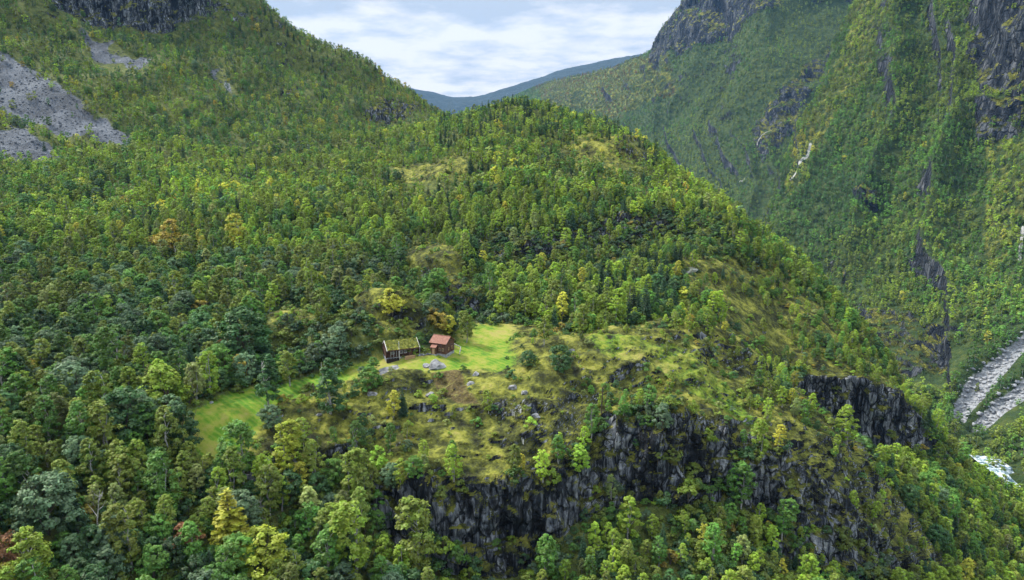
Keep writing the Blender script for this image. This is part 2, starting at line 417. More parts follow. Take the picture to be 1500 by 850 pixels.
ROWS = [   # feature lines from under the camera to the back of the ridge: (column, row, distance), then steps to the next line
 ([(-380,2300,30),(750,2300,30),(1860,2300,60)], 10),
 ([(-380,1150,85),(300,1180,80),(750,1200,80),(1200,1150,100),(1500,1000,190),(1860,1000,240)], 22),
 ([(-380,870,112),(300,860,112),(560,860,114),(740,866,119),(900,800,131),(1050,810,138),(1200,865,150),(1350,862,192),(1500,850,250),(1860,900,290)], 18),
 ([(-380,800,118),(0,795,120),(300,785,121),(450,790,123),(540,735,129),(575,790,126.5),(650,832,124.5),(740,846,124),(800,800,129),(880,742,138),(960,735,141),(1050,722,150),(1110,744,153),(1180,775,157),(1230,835,161),(1300,866,178),(1400,850,215),(1500,832,260),(1860,870,300)], 60),
 ([(-380,745,126),(0,735,129),(300,722,130),(450,735,130),(540,712,131.5),(600,708,131),(700,705,130.5),(800,694,133),(850,672,138),(885,624,146),(950,612,149),(1050,628,157),(1110,648,160),(1150,674,163),(1200,705,167),(1250,760,172),(1300,808,186),(1400,825,222),(1500,806,270),(1860,850,310)], 36),
 ([(-380,640,150),(0,645,146),(300,650,141),(450,645,141),(600,632,143),(750,622,142),(900,582,157),(1050,592,168),(1200,640,180),(1350,745,224),(1500,780,285),(1860,830,330)], 36),
 ([(-380,570,172),(0,562,172),(150,560,168),(300,602,148),(450,575,156),(600,545,158),(750,533,163),(900,517,172),(1050,542,184),(1200,610,196),(1350,712,242),(1500,762,300),(1860,810,345)], 26),
 ([(-380,480,215),(0,472,215),(150,478,205),(300,562,164),(450,528,172),(600,507,171),(750,472,197),(900,487,190),(1000,478,196),(1080,500,203),(1160,574,212),(1220,640,218),(1280,672,232),(1350,700,258),(1425,722,285),(1500,748,312),(1860,795,355)], 22),
 ([(-380,400,290),(0,402,275),(150,412,262),(300,432,235),(450,450,215),(600,455,206),(680,448,215),(750,445,222),(900,448,222),(1000,455,226),(1100,512,232),(1160,584,244),(1220,634,250),(1280,664,256),(1345,672,268),(1425,705,292),(1500,741,325),(1860,785,370)], 30),
 ([(-380,330,330),(0,340,325),(150,340,320),(300,348,300),(450,372,270),(600,395,245),(680,398,235),(750,420,235),(900,425,240),(1000,434,240),(1100,486,246),(1160,548,250),(1250,554,257),(1300,572,262),(1340,604,271),(1425,697,295),(1500,734,332),(1860,775,380)], 34),
 ([(-380,280,390),(0,290,380),(150,290,370),(300,300,345),(450,318,315),(600,335,295),(750,375,264),(850,370,278),(950,347,298),(1050,340,308),(1100,384,298),(1200,448,298),(1260,500,300),(1300,548,300),(1350,640,292),(1425,700,312),(1500,739,346),(1860,780,390)], 26),
 ([(-380,215,440),(0,240,430),(150,245,420),(300,255,400),(450,270,375),(600,285,345),(750,338,286),(850,330,298),(950,316,312),(1050,322,319),(1100,354,322),(1150,378,335),(1200,420,333),(1260,486,323),(1300,541,314),(1350,636,302),(1425,700,325),(1500,742,360),(1860,785,400)], 40),
 ([(-380,150,500),(0,205,470),(150,218,455),(300,228,445),(450,236,440),(540,220,455),(600,200,475),(640,183,490),(700,168,500),(760,160,490),(850,174,475),(950,220,440),(1000,260,418),(1050,300,390),(1100,340,366),(1150,374,350),(1200,418,342),(1260,484,334),(1300,540,324),(1350,636,312),(1425,702,335),(1500,746,372),(1860,790,420)], 30),
 ([(-380,10,620),(0,70,600),(150,70,605),(300,95,600),(400,140,570),(500,185,560),(580,203,560),(640,196,560),(700,185,570),(760,182,560),(850,200,540),(950,260,500),(1050,350,450),(1150,430,410),(1300,580,390),(1425,725,390),(1500,765,420),(1860,800,470)], 24),
 ([(-380,-70,660),(0,-15,660),(80,15,650),(150,40,645),(250,48,650),(300,30,665),(400,80,650),(500,135,635),(580,163,630),(640,185,630),(700,200,640),(850,240,600),(1000,360,520),(1150,480,450),(1300,620,420),(1425,745,410),(1500,780,440),(1860,810,500)], 24),
 ([(-380,-160,680),(0,-75,680),(80,-60,670),(150,-45,665),(250,-30,672),(330,-25,700),(380,5,715),(430,38,715),(500,78,710),(560,115,700),(600,140,695),(640,162,690),(700,200,690),(850,290,650),(1000,420,570),(1150,540,490),(1300,660,450),(1425,760,440),(1500,795,465),(1860,820,520)], 16),
 ([(-380,-230,900),(0,-180,860),(150,-150,850),(300,-90,860),(380,30,820),(500,110,800),(600,165,780),(700,230,760),(850,330,720),(1000,460,620),(1150,570,520),(1300,680,470),(1500,800,480),(1860,830,540)], 10),
 ([(-380,-260,1500),(0,-200,1400),(300,-60,1300),(400,100,1200),(600,220,1100),(850,400,900),(1000,500,740),(1150,600,600),(1300,700,520),(1500,805,500),(1860,835,560)], 0),
]
def build_rows(ROWS, nominal=True):
    R = [row(p) for p, _ in ROWS]                        # each (nu, 2)
    W = np.stack([to_world(U, r[:, 0], r[:, 1]) for r in R])
    q = np.stack([np.stack([U, r[:, 0]], -1) for r in R])
    vs = [0.0]
    for k, (_, n) in enumerate(ROWS[:-1]):
        vs += list(k + np.arange(1, n + 1) / n)
    vs = np.array(vs)
    idx = np.arange(len(ROWS))
    return pchip(idx, W, vs), vs
G0, VS = build_rows(ROWS)
nv, nu = G0.shape[:2]
PX, PY, _d = project(G0)                                  # nominal picture position of every vertex, used to name regions
VV = np.repeat(VS[:, None], nu, 1)
jit = fbm(G0, 14, 3, 3); jit2 = fbm(G0, 14, 3, 31)
sc = 1.0
QX, QY = PX + jit * 9, PY + jit2 * 6
front = VV <= 12.6                                        # the side that faces the farm
def reg(poly, cond=None, n=2):
    m = pip(poly, QX, QY)
    m &= (front if cond is None else cond)
    return grid_blur(m.astype(float), n)
meadow = np.maximum(
    reg([(262,628),(285,598),(340,576),(400,568),(440,552),(500,540),(545,530),(560,545),(520,560),(470,574),(430,588),(395,600),(388,618),(370,642),(350,672),(322,684),(300,672),(275,652)]),
    reg([(540,528),(556,522),(600,517),(640,510),(676,500),(690,474),(722,470),(752,468),(757,482),(742,500),(748,520),(764,538),(735,550),(690,548),(640,552),(590,545),(560,560),(530,548)], None, 10))
brown = 0.72 * reg([(634,549),(678,545),(690,570),(712,600),(668,598),(650,585),(640,566)], None, 5)
heath = np.maximum.reduce([
    reg([(380,600),(520,556),(640,540),(770,470),(860,500),(960,470),(1010,450),(1060,480),(1130,520),(1190,570),(1250,640),(1330,760),(1400,840),(1320,840),(1230,720),(1120,655),(1000,615),(885,612),(852,668),(790,700),(600,712),(540,712),(440,705),(330,700),(300,665)]),
    reg([(985,385),(1060,380),(1140,400),(1210,450),(1290,535),(1345,600),(1300,590),(1160,548),(1080,490),(1020,440)]),
    reg([(380,470),(420,455),(460,470),(560,450),(620,462),(640,490),(560,515),(520,500),(460,500),(400,500)]),
    reg([(600,340),(650,360),(690,420),(640,430),(590,400)]),
    reg([(1120,640),(1180,690),(1260,740),(1330,800),(1290,820),(1180,735)]),
    0.9 * reg([(560,235),(660,240),(700,270),(600,275)]), 0.9 * reg([(760,210),(900,220),(960,260),(850,250)])])
moss = reg([(845,508),(900,505),(980,520),(1040,545),(1090,590),(1120,640),(1040,600),(930,548),(870,530)])
lmc = (VV > 12.1)
scree = np.maximum.reduce([
    reg([(-400,-130),(-200,-25),(0,76),(60,112),(120,150),(204,206),(196,222),(120,208),(70,194),(0,168),(-200,80),(-400,0)], VV > 11),
    reg([(-80,150),(0,180),(40,194),(86,232),(20,232),(-80,205)], VV > 11),
    reg([(122,50),(150,62),(222,94),(212,100),(165,86),(136,76)], VV > 11),
    reg([(305,96),(328,110),(345,138),(331,132)], VV > 11)])
rockb = np.maximum.reduce([
    reg([(60,-80),(345,-60),(275,22),(235,50),(140,38),(80,12)], VV > 11),
    reg([(690,352),(760,345),(900,318),(950,308),(1050,304),(1062,338),(950,346),(900,372),(800,378),(700,380)]),
    reg([(640,420),(690,425),(700,460),(650,455)]), reg([(410,115),(460,125),(430,140),(405,132)], VV > 11),
    reg([(560,150),(640,160),(560,178),(530,170)], VV > 11), 0.6 * reg([(890,210),(950,225),(940,245),(890,235)]),
    (np.abs(VV - 3.5) < 0.56) & (PX > 545) & (PX < 1330) & (PX > 0),
    (np.abs(VV - 8.5) < 0.52) & (PX > 1155) & (PX < 1350),
    0.55 * reg([(1120,700),(1250,790),(1320,850),(1180,850),(1100,760)]),
    0.5 * reg([(700,590),(880,580),(860,640),(740,640)])]).astype(float)
rockb = grid_blur(rockb, 1)
pale = np.maximum.reduce([
    near_line([(742,592),(755,612),(763,650),(776,700)], QX * 0.3 + PX * 0.7, PY, 2.2) * (VV < 6) * (VV > 4) * np.clip(0.75 + fbm(G0, 4, 3, 91), 0, 1),
    near_line([(310,684),(335,692),(372,703)], PX, PY, 3) * (VV < 6) * (VV > 3.5)])

NRM = grid_normals(G0)
if NRM[10, 100, 2] < 0: NRM = -NRM
dist = np.hypot(G0[..., 0], G0[..., 1])
# bumps of bedrock that stand up from the slope: (column, row, v-range, radius m, height m)
def bump_at(px, py, vr, rad, hgt, sx=1.0):
    m = (VV >= vr[0]) & (VV <= vr[1])
    d2 = np.where(m, (PX - px) ** 2 + (PY - py) ** 2, 1e9)
    k = np.unravel_index(np.argmin(d2), d2.shape)
    c = G0[k]
    dd = np.hypot((G0[..., 0] - c[0]) / sx, G0[..., 1] - c[1]) / rad
    t = np.clip(1 - dd ** 3, 0, 1)
    return hgt * t * t * (3 - 2 * t) * (np.abs(VV - VV[k]) < 2.5)
lift = (bump_at(535, 500, (6, 9), 13, 5.5, 1.3) + bump_at(590, 486, (6, 9), 10, 6.5, 1.7) + bump_at(425, 492, (6, 9), 10, 5.5, 1.2)
        + bump_at(670, 450, (7, 9), 9, 6, 1.5) + bump_at(930, 515, (5, 7), 14, 2.5, 2.0) + bump_at(640, 390, (8, 10), 12, 6, 1.5)
        + bump_at(700, 250, (10, 13), 22, 6, 1.5) + bump_at(900, 225, (10, 13), 18, 6, 1.5) + bump_at(1010, 390, (9, 11), 10, 4, 2))
flat = np.clip(1 - meadow, 0.06, 1)
rough = rockb + 0.35
far_k = np.clip((dist - 200) / 300, 0, 1)
meadow = grid_blur(meadow, 14)
disp = (fbm(G0, 34, 4, 5) * (0.7 + 3.6 * far_k) + fbm(G0, 9, 4, 9) * (0.40 + 0.7 * far_k) * (0.5 + 0.5 * heath + rockb)) * flat
GV = G0 * np.array([1, 1, 0.16])
def steps(A, q): 
    f = A / q; k = np.floor(f); return (k + np.clip((f - k) * 3.0, 0, 1)) * q
disp += rockb * (steps(fbm(G0 * np.array([1, 1, 0.45]), 6.0, 3, 61) * 1.6, 0.8) + steps(fbm(G0 * np.array([1, 1, 2.2]), 9.0, 2, 67) * 1.1, 0.7))
disp += rockb * (ridged(GV, 6.0, 5, 21) * 1.3 + fbm(GV, 20, 2, 4) * 2.0 + fbm(G0, 5.5, 4, 8) * 0.9)
# shelves in the open heath above the cliff
shelf = heath * (1 - rockb) * flat * (VV < 7)
disp += shelf * (ridged(G0 * np.array([0.45, 1, 1.6]), 8, 5, 41) * 1.0 + fbm(G0, 2.6, 3, 43) * 0.35)
disp += scree * fbm(G0, 3.5, 3, 77) * 0.5
fade = np.clip((VV - 0.3), 0, 1)
G = G0 + NRM * (disp * fade)[..., None]
G[..., 2] += lift
cov1 = np.stack([rockb, np.maximum(meadow, 0.58 * moss), scree], -1)
cov2 = np.stack([np.maximum(heath, moss), brown, pale], -1)
hill = sheet_mesh('hillside', G, M_main, {'cov': cov1, 'cov2': cov2})

# ------------------------------------------------------------------ slopes across the valley
def patch(ctrl, su, sv):
    A = np.array(ctrl, float)                             # K x M x 3 (column, row, distance)
    W = to_world(A[..., 0], A[..., 1], A[..., 2])
    K, M = A.shape[:2]
    W = pchip(np.arange(K), W, np.linspace(0, K - 1, (K - 1) * sv + 1))
    W = np.swapaxes(W, 0, 1)
    W = pchip(np.arange(M), W, np.linspace(0, M - 1, (M - 1) * su + 1))
    return np.swapaxes(W, 0, 1)

RM = [  # rows from the river up; first column is the hidden back of the rib
 [(1230,640,900),(1190,560,760),(1260,640,600),(1330,700,500),(1430,740,450),(1560,760,420),(1750,780,420),(1990,800,440)],
 [(1190,520,1000),(1155,450,790),(1240,530,660),(1310,592,560),(1410,655,500),(1540,650,485),(1750,680,470),(1990,700,480)],
 [(1180,440,1080),(1140,395,830),(1215,430,750),(1300,500,640),(1390,560,575),(1510,540,565),(1740,580,540),(1990,600,540)],
 [(1185,360,1150),(1142,330,880),(1210,340,820),(1300,395,745),(1390,440,670),(1490,420,655),(1730,460,620),(1990,480,600)],
 [(1210,260,1250),(1162,245,950),(1230,250,885),(1310,285,830),(1390,310,765),(1480,290,750),(1710,330,700),(1990,350,680)],
 [(1250,150,1350),(1203,140,1040),(1265,150,960),(1330,170,905),(1400,190,850),(1475,165,850),(1700,200,800),(1990,220,760)],
 [(1290,40,1420),(1243,50,1110),(1300,50,1030),(1355,70,980),(1410,90,935),(1470,60,900),(1690,80,850),(1990,90,800)],
 [(1330,-60,1480),(1283,-30,1180),(1335,-40,1100),(1380,-30,1050),(1420,-20,1010),(1475,-50,950),(1690,-50,890),(1990,-50,850)],
 [(1400,-200,1700),(1350,-180,1330),(1390,-190,1250),(1420,-190,1200),(1450,-190,1150),(1490,-200,1080),(1700,-210,1000),(1990,-220,960)],
]
BM = [
 [(760,330,1500),(880,400,1350),(1000,440,1200),(1120,480,1080),(1230,540,1000),(1400,600,950)],
 [(740,240,1900),(860,280,1650),(970,310,1450),(1080,345,1300),(1190,400,1180),(1400,450,1150)],
 [(730,185,2400),(840,200,2050),(940,215,1750),(1040,235,1550),(1160,270,1400),(1400,300,1400)],
 [(730,167,2900),(830,157,2400),(920,157,2050),(1010,150,1800),(1130,150,1600),(1400,150,1600)],
 [(735,157,3200),(820,134,2600),(905,119,2250),(975,85,2000),(1090,50,1780),(1400,30,1800)],
 [(740,149,3400),(815,125,2750),(895,107,2400),(958,73,2120),(1040,-10,1920),(1400,-60,1950)],
 [(745,147,3600),(812,120,2850),(885,103,2500),(945,81,2220),(1000,8,2030),(1300,-180,2100)],
 [(750,167,3900),(815,142,3100),(890,122,2750),(955,99,2500),(1030,40,2400),(1300,-150,2500)],
]
def far_sheet(name, ctrl, su, sv, amp, seed, rockpolys, screepolys, palelines, browns=(), gf=0.75, gs=0.10, ga=1.3):
    g = patch(ctrl, su, sv)
    px, py, _ = project(g)
    n = grid_normals(g)
    if n[..., 2].mean() < 0: n = -n
    # gullies that run down the fall line
    q = g.copy()
    j1, j2 = fbm(g, 60, 3, seed) * 10, fbm(g, 60, 3, seed + 3) * 10
    def rg(polys):
        m = np.zeros(px.shape)
        for p_ in polys: m = np.maximum(m, pip(p_, px + j1, py + j2).astype(float))
        return grid_blur(m, 2)
    rb, br = rg(rockpolys), rg(browns)
    j1, j2 = j1 * 0.35, j2 * 0.35
    scr = rg(screepolys)
    pl = np.zeros(px.shape)
    for ln, wd in palelines: pl = np.maximum(pl, near_line(ln, px + j1 * 0.25, py + j2 * 0.25, wd))
    # column index coordinate runs along the slope: ridged noise on it makes ribs and gullies
    nvv, nuu = px.shape
    uu = np.repeat(np.arange(nuu)[None] * 1.0, nvv, 0); vv = np.repeat(np.arange(nvv)[:, None] * 1.0, nuu, 1)
    L = np.stack([uu / su * gf + vv / sv * gs + fbm(g, 220, 3, seed + 8) * 0.45, vv / sv * 0.22, np.zeros_like(uu)], -1)
    gul = ridged(L, 1.0, 2, seed + 5)
    env = np.clip(np.minimum(vv / 8, 1), 0, 1) * np.clip(np.maximum((px - 930) / 60, 0) + np.clip((vv.max() * 0.62 - vv) / 40, 0, 1) + 0.15, 0, 1)
    dsp = gul * amp * ga + fbm(g, 75, 4, seed + 1) * amp * 0.75 + rb * (ridged(g * np.array([1, 1, 0.25]), 28, 4, seed + 2) * amp * 0.55)
    dsp = dsp * (1 - 0.7 * scr) * env
    g = g + n * dsp[..., None]
    c1 = np.stack([rb, np.zeros_like(rb), scr], -1); c2 = np.stack([br * 0.45, np.zeros_like(rb), pl], -1)
    sheet_mesh(name, g, M_far, {'cov': c1, 'cov2': c2})
    return g, px, py, rb, scr, np.maximum(pl, 0), vv, uu, br

right = far_sheet('right_mountain', RM, 62, 40, 9, 100,
    [[(1425,-40),(1520,-40),(1560,120),(1500,150),(1440,140),(1415,90),(1430,30)], [(1270,480),(1330,462),(1380,480),(1430,500),(1405,560),(1340,570),(1290,545)],
     [(1250,285),(1290,290),(1285,312),(1250,305)], [(1425,150),(1500,150),(1500,200),(1430,205)]],
    [[(1500,505),(1700,340),(1705,356),(1500,538),(1470,566),(1444,600),(1422,640),(1396,644),(1402,612),(1440,562)],
     [(1500,572),(1700,465),(1700,490),(1500,606),(1480,624),(1452,652),(1428,654),(1438,630),(1460,600)]],
    [([(1190,212),(1186,232),(1178,250),(1166,270)], 1.6), ([(1499,340),(1493,380)], 3.5)],
    [[(1275,-40),(1330,-40),(1250,120),(1200,220),(1165,300),(1150,290),(1200,140)], [(1440,200),(1500,200),(1500,330),(1440,420),(1430,330)]])
back = far_sheet('valley_side_mountain', BM, 60, 42, 9, 200,
    [[(940,110),(955,60),(1000,0),(1110,-20),(1190,-10),(1120,25),(1040,55),(990,80)], [(1110,190),(1180,100),(1230,50),(1215,100),(1160,190),(1120,260)]],
    [], [([(1130,195),(1112,225)], 1.2), ([(1096,262),(1086,276)], 1.2)],
    [[(780,118),(930,80),(990,85),(1000,150),(900,180),(800,150)]], 2.0, -0.55, 1.9)

FAR = [
 [(450,250,4200),(560,250,4200),(640,240,4200),(700,240,4300),(800,230,4300),(900,220,4400),(1000,200,4500),(1200,180,4600)],
 [(450,150,5300),(560,155,5300),(640,155,5400),(690,152,5400),(800,132,5000),(900,112,5000),(1000,90,5000),(1200,60,5000)],
 [(450,95,6600),(560,118,6600),(625,136,6600),(684,147,6500),(740,129,6100),(850,101,5800),(925,82,5700),(1100,40,5600)],
 [(450,130,8200),(560,140,8200),(640,150,8200),(690,160,8200),(800,140,8000),(900,115,7800),(1000,100,7600),(1200,90,7500)],
]
gf = patch(FAR, 30, 24)
nf = grid_normals(gf); nf = nf if nf[..., 2].mean() > 0 else -nf
gf = gf + nf * (fbm(gf, 500, 5, 61) * 16 + ridged(gf, 260, 4, 62) * 9)[..., None]
sheet_mesh('distant_hills', gf, terrain_material('distant_fell_ground', 12.0, ((0.012, 0.022, 0.022), (0.022, 0.036, 0.034), (0.04, 0.055, 0.045))),  # ground tinted dark blue-green, part of the haze painted in
           {'cov': np.zeros(gf.shape), 'cov2': np.zeros(gf.shape)})

# valley floor and the river on it
vf = bpy.data.meshes.new('valley_floor')
zf = G0[-1, :, 2].min() - 40
vf.from_pydata([(-9000, -3000, zf), (9000, -3000, zf), (9000, 9500, zf), (-9000, 9500, zf)], [], [(0, 1, 2, 3)])
vf.materials.append(simple_mat('valley_ground', (0.03, 0.045, 0.015), (0.08, 0.10, 0.03), 0.05, bump=0))
vfo = bpy.data.objects.new('valley_floor', vf); C.objects.link(vfo); vfo['kind'] = 'structure'

# ------------------------------------------------------------------ ray casting on what stands so far
def bvh_of(G, step=1):
    g = G[::step, ::step]
    nv_, nu_ = g.shape[:2]
    a = (np.arange(nv_ - 1)[:, None] * nu_ + np.arange(nu_ - 1)[None, :]).reshape(-1)
    F = np.stack([a, a + 1, a + nu_ + 1, a + nu_], -1)
    return BVHTree.FromPolygons(g.reshape(-1, 3).tolist(), F.tolist())
B_hill = bvh_of(G, 2)
B_right = bvh_of(right[0], 2)
B_back = bvh_of(back[0], 2)
CAM = Vector((0, 0, CAMZ))
def ray_px(px, py, trees=(B_hill,)):
    d = Vector(to_world(px, py, 1.0)) - CAM
    d.normalize()
    best = None
    for b in trees:
        h = b.ray_cast(CAM, d, 8000)
        if h[0] is not None and (best is None or h[3] < best[1]): best = (h[0], h[3])
    return best[0] if best else None
def ground(x, y):
    h = B_hill.ray_cast(Vector((x, y, CAMZ + 800)), Vector((0, 0, -1)), 3000)
    return h[0].z if h[0] is not None else 0
# ------------------------------------------------------------------ tree shapes
def mesh_from(name, V, F, mats, midx=None, var=None):
    """V (n,3), F: array (m,4) of quads, or list of arrays"""
    me = bpy.data.meshes.new(name)
    V = np.asarray(V, np.float32)
    me.vertices.add(len(V)); me.vertices.foreach_set('co', V.reshape(-1))
    F = np.asarray(F, np.int32)
    me.loops.add(F.size); me.polygons.add(len(F))
    me.loops.foreach_set('vertex_index', F.reshape(-1))
    me.polygons.foreach_set('loop_start', np.arange(0, F.size, F.shape[1], dtype=np.int32))
    if midx is not None: me.polygons.foreach_set('material_index', np.asarray(midx, np.int32))
    me.update(calc_edges=True)
    if var is not None:
        at = me.attributes.new('leafvar', 'FLOAT', 'FACE'); at.data.foreach_set('value', np.asarray(var, np.float32))
    for m in mats: me.materials.append(m)
    return me

def leaf_quads(rng, cen, rad, squash, n, size, out=0.9, centre=None):
    """leaf-clump faces on and in ellipsoid puffs: cen (k,3), rad (k,)"""
    k = len(cen)
    ii = np.repeat(np.arange(k), n)
    d = rng.normal(size=(len(ii), 3)); d /= np.linalg.norm(d, axis=1, keepdims=True)
    d[:, 2] = np.where(d[:, 2] < -0.35, -d[:, 2], d[:, 2])
    rr = rad[ii] * rng.uniform(0.3, 1.35, len(ii)) ** 0.7
    off = d * rr[:, None]; off[:, 2] *= squash
    P = cen[ii] + off
    nrm = d * out + rng.normal(size=d.shape) * 0.45 + np.array([0, 0, 0.35])
    if centre is not None:
        o = P - centre; o /= np.linalg.norm(o, axis=1, keepdims=True) + 1e-6
        nrm += o * 0.5
    nrm /= np.linalg.norm(nrm, axis=1, keepdims=True)
    t = np.cross(nrm, rng.normal(size=d.shape)); t /= np.linalg.norm(t, axis=1, keepdims=True)
    b = np.cross(nrm, t)
    s = size * rng.uniform(0.55, 1.35, len(ii))[:, None]
    V = np.stack([P - t * s, P - b * s * 0.62, P + t * s, P + b * s * 0.62], 1).reshape(-1, 3)
    F = np.arange(len(V)).reshape(-1, 4)
    puffv = rng.uniform(0, 1, k)
    var = np.clip(0.55 * puffv[ii] + 0.45 * rng.uniform(0, 1, len(ii)), 0, 1)
    return V, F, var

def tube(pts, rads, seg=6):
    pts = [Vector(p) for p in pts]
    V, F = [], []
    for i, (p, r) in enumerate(zip(pts, rads)):
        t = (pts[min(i + 1, len(pts) - 1)] - pts[max(i - 1, 0)]).normalized()
        a = t.cross(Vector((0.31, 0.95, 0.1))).normalized(); b = t.cross(a)
        for s in range(seg):
            q = p + (a * math.cos(2 * math.pi * s / seg) + b * math.sin(2 * math.pi * s / seg)) * r
            V.append(tuple(q))
    for i in range(len(pts) - 1):
        for s in range(seg):
            F.append((i * seg + s, i * seg + (s + 1) % seg, (i + 1) * seg + (s + 1) % seg, (i + 1) * seg + s))
    return V, F

def join_geo(parts):
    V, F = [], []
    for v, f in parts:
        o = len(V); V += list(v); F += [tuple(i + o for i in q) for q in f]
    return V, F

def trunk_geo(rng, h, r, puffs, limbs=7, stems=1, seg=6):
    parts = []
    for s in range(stems):
        lean = rng.normal(size=2) * (0.05 + 0.10 * (stems > 1))
        top = np.array([lean[0] * h, lean[1] * h, h])
        k = 5
        pts = [(top * (i / k)) + np.array([*(rng.normal(size=2) * 0.02 * h * (0 < i < k)), 0]) for i in range(k + 1)]
        pts[0] = pts[0] - np.array([0, 0, 0.8])
        parts.append(tube(pts, [r * (1.25 - 1.15 * (i / k)) + 0.01 for i in range(k + 1)], seg))
    if limbs:
        for j in rng.choice(len(puffs), min(limbs, len(puffs)), replace=False):
            e = puffs[j]; z0 = max(0.18 * h, e[2] - 0.55 * np.hypot(e[0], e[1]) - 0.08 * h)
            f = z0 / h
            s0 = np.array([top[0] * f, top[1] * f, z0]); mid = (s0 + e) / 2 + np.array([0, 0, 0.03 * h])
            parts.append(tube([s0, mid, e], [r * 0.5, r * 0.28, r * 0.08], 4))
    return join_geo(parts)

def envelope(kind, t):
    if kind == 'birch':  return np.sin(np.pi * (0.05 + 0.90 * np.clip(t, 0, 1) ** 0.9)) ** 0.62
    if kind == 'round':  return np.sqrt(np.clip(1 - (2 * t - 0.9) ** 2 / 1.25, 0, 1))
    if kind == 'column': return np.sin(np.pi * np.clip(0.06 + 0.94 * t, 0, 1) ** 0.6) ** 0.55 * (1 - 0.35 * t)
    if kind == 'bush':   return np.sqrt(np.clip(1 - t ** 1.8, 0, 1))
    return 1 - t

def broadleaf(seed, kind, h, wdt, z0, npuff, nleaf, leaf, puff, stems=1, limbs=7, r=None, squash=0.8):
    rng = np.random.default_rng(seed)
    t = rng.uniform(0.02, 1, npuff) ** 0.9
    a = rng.uniform(0, 2 * np.pi, npuff)
    lob = 1 + 0.28 * np.sin(a * 2 + rng.uniform(0, 6)) * np.cos(t * 5 + rng.uniform(0, 6)) + 0.10 * rng.normal(size=npuff)
    rr = envelope(kind, t) * wdt / 2 * rng.uniform(0.25, 1, npuff) ** 0.45 * lob * (1 - puff * 0.5)
    lean = rng.normal(size=2) * 0.05 * h
    cen = np.stack([np.cos(a) * rr + lean[0] * t, np.sin(a) * rr + lean[1] * t, z0 + t * (h - z0) * 0.95], 1)
    rad = wdt * puff * rng.uniform(0.6, 1.25, npuff) * (0.55 + 0.45 * envelope(kind, t))
    V, F, var = leaf_quads(rng, cen, rad, squash, nleaf, leaf, centre=np.array([0, 0, z0 + 0.4 * (h - z0)]))
    tv, tf = trunk_geo(rng, h * 0.88, r or h * 0.014, cen, limbs, stems)
    return (V, F, var), (tv, tf)

def conifer(seed, h, wdt, z0, nlev, nleaf, leaf, droop=0.12):
    rng = np.random.default_rng(seed)
    cen, rad = [], []
    for l in range(nlev):
        t = l / nlev
        R = wdt / 2 * (1 - t) ** 0.85 + 0.15
        nb = max(3, int(8 * (1 - t) + 3))
        a0 = rng.uniform(0, 6.28)
        for b in range(nb):
            a = a0 + 6.283 * b / nb + rng.normal() * 0.15
            k = 3 if R > 0.8 else 1
            rb = R * rng.uniform(0.7, 1.1)
            for s in range(k):
                f = (s + 0.7) / k
                cen.append((math.cos(a) * rb * f, math.sin(a) * rb * f, z0 + t * (h - z0) - droop * rb * f * 1.6 + rng.normal() * 0.05 * h / nlev))
                rad.append(max(0.16, R * 0.24) * (1.1 - 0.3 * f))
    cen.append((0, 0, h * 0.985)); rad.append(0.14)
    V, F, var = leaf_quads(rng, np.array(cen), np.array(rad), 0.55, nleaf, leaf, out=0.6)
    tv, tf = tube([(0, 0, -0.8), (0, 0, h * 0.5), (0, 0, h * 0.97)], [h * 0.018, h * 0.011, 0.02])
    return (V, F, var), (tv, tf)

SHAPES = {}     # kind -> list of (crown mesh, trunk mesh, joined mesh)
def add_shape(kind, crown, trunk, bark):
    V, F, var = crown; tv, tf = trunk
    n = len(SHAPES.setdefault(kind, []))
    cm = mesh_from(kind + '_crown', V, F, [M_leaf], None, var)
    tm = mesh_from(kind + '_trunk', tv, np.array(tf), [bark])
    jv = np.concatenate([V, np.array(tv)]); jf = np.concatenate([F, np.array(tf) + len(V)])
    jm = mesh_from(kind + '_whole', jv, jf, [M_leaf, bark], np.r_[np.zeros(len(F)), np.ones(len(tf))], np.r_[var, np.zeros(len(tf))])
    SHAPES[kind].append((cm, tm, jm))
# unit: metres at scale 1
for s in range(6):
    rg_ = np.random.default_rng(500 + s)
    hh = 10.2 + rg_.uniform(-1, 1)
    add_shape('birch', *broadleaf(s + 1, 'birch', hh, 3.7 + 1.1 * rg_.uniform(), 0.8 + rg_.uniform(0, 0.8), 92, 52, 0.18, 0.12, stems=1 + (s % 3 == 2)), M_bark)
for s in range(5):
    rg_ = np.random.default_rng(600 + s)
    add_shape('alder', *broadleaf(s + 31, 'round', 7.8 + rg_.uniform(-0.8, 1), 5.3 + 1.4 * rg_.uniform(), 0.4, 100, 54, 0.19, 0.105, stems=3, r=0.10), M_dbark)
for s in range(3):
    add_shape('rowan', *broadleaf(s + 61, 'round', 6.2, 4.6, 0.5, 50, 50, 0.17, 0.125, stems=2, r=0.08), M_dbark)
for s in range(4):
    add_shape('pine', *conifer(s + 81, 9.5 + 0.8 * s, 3.4 + 0.3 * s, 0.5, 17, 9, 0.22), M_dbark)
for s in range(2):
    add_shape('column', *broadleaf(s + 91, 'column', 10.5, 3.9, 0.7, 95, 60, 0.17, 0.13, r=0.14), M_bark)
for s in range(4):
    add_shape('bush', *broadleaf(s + 71, 'bush', 1.7, 2.4, 0.05, 16, 46, 0.13, 0.17, stems=3, limbs=4, r=0.035, squash=0.7), M_dbark)
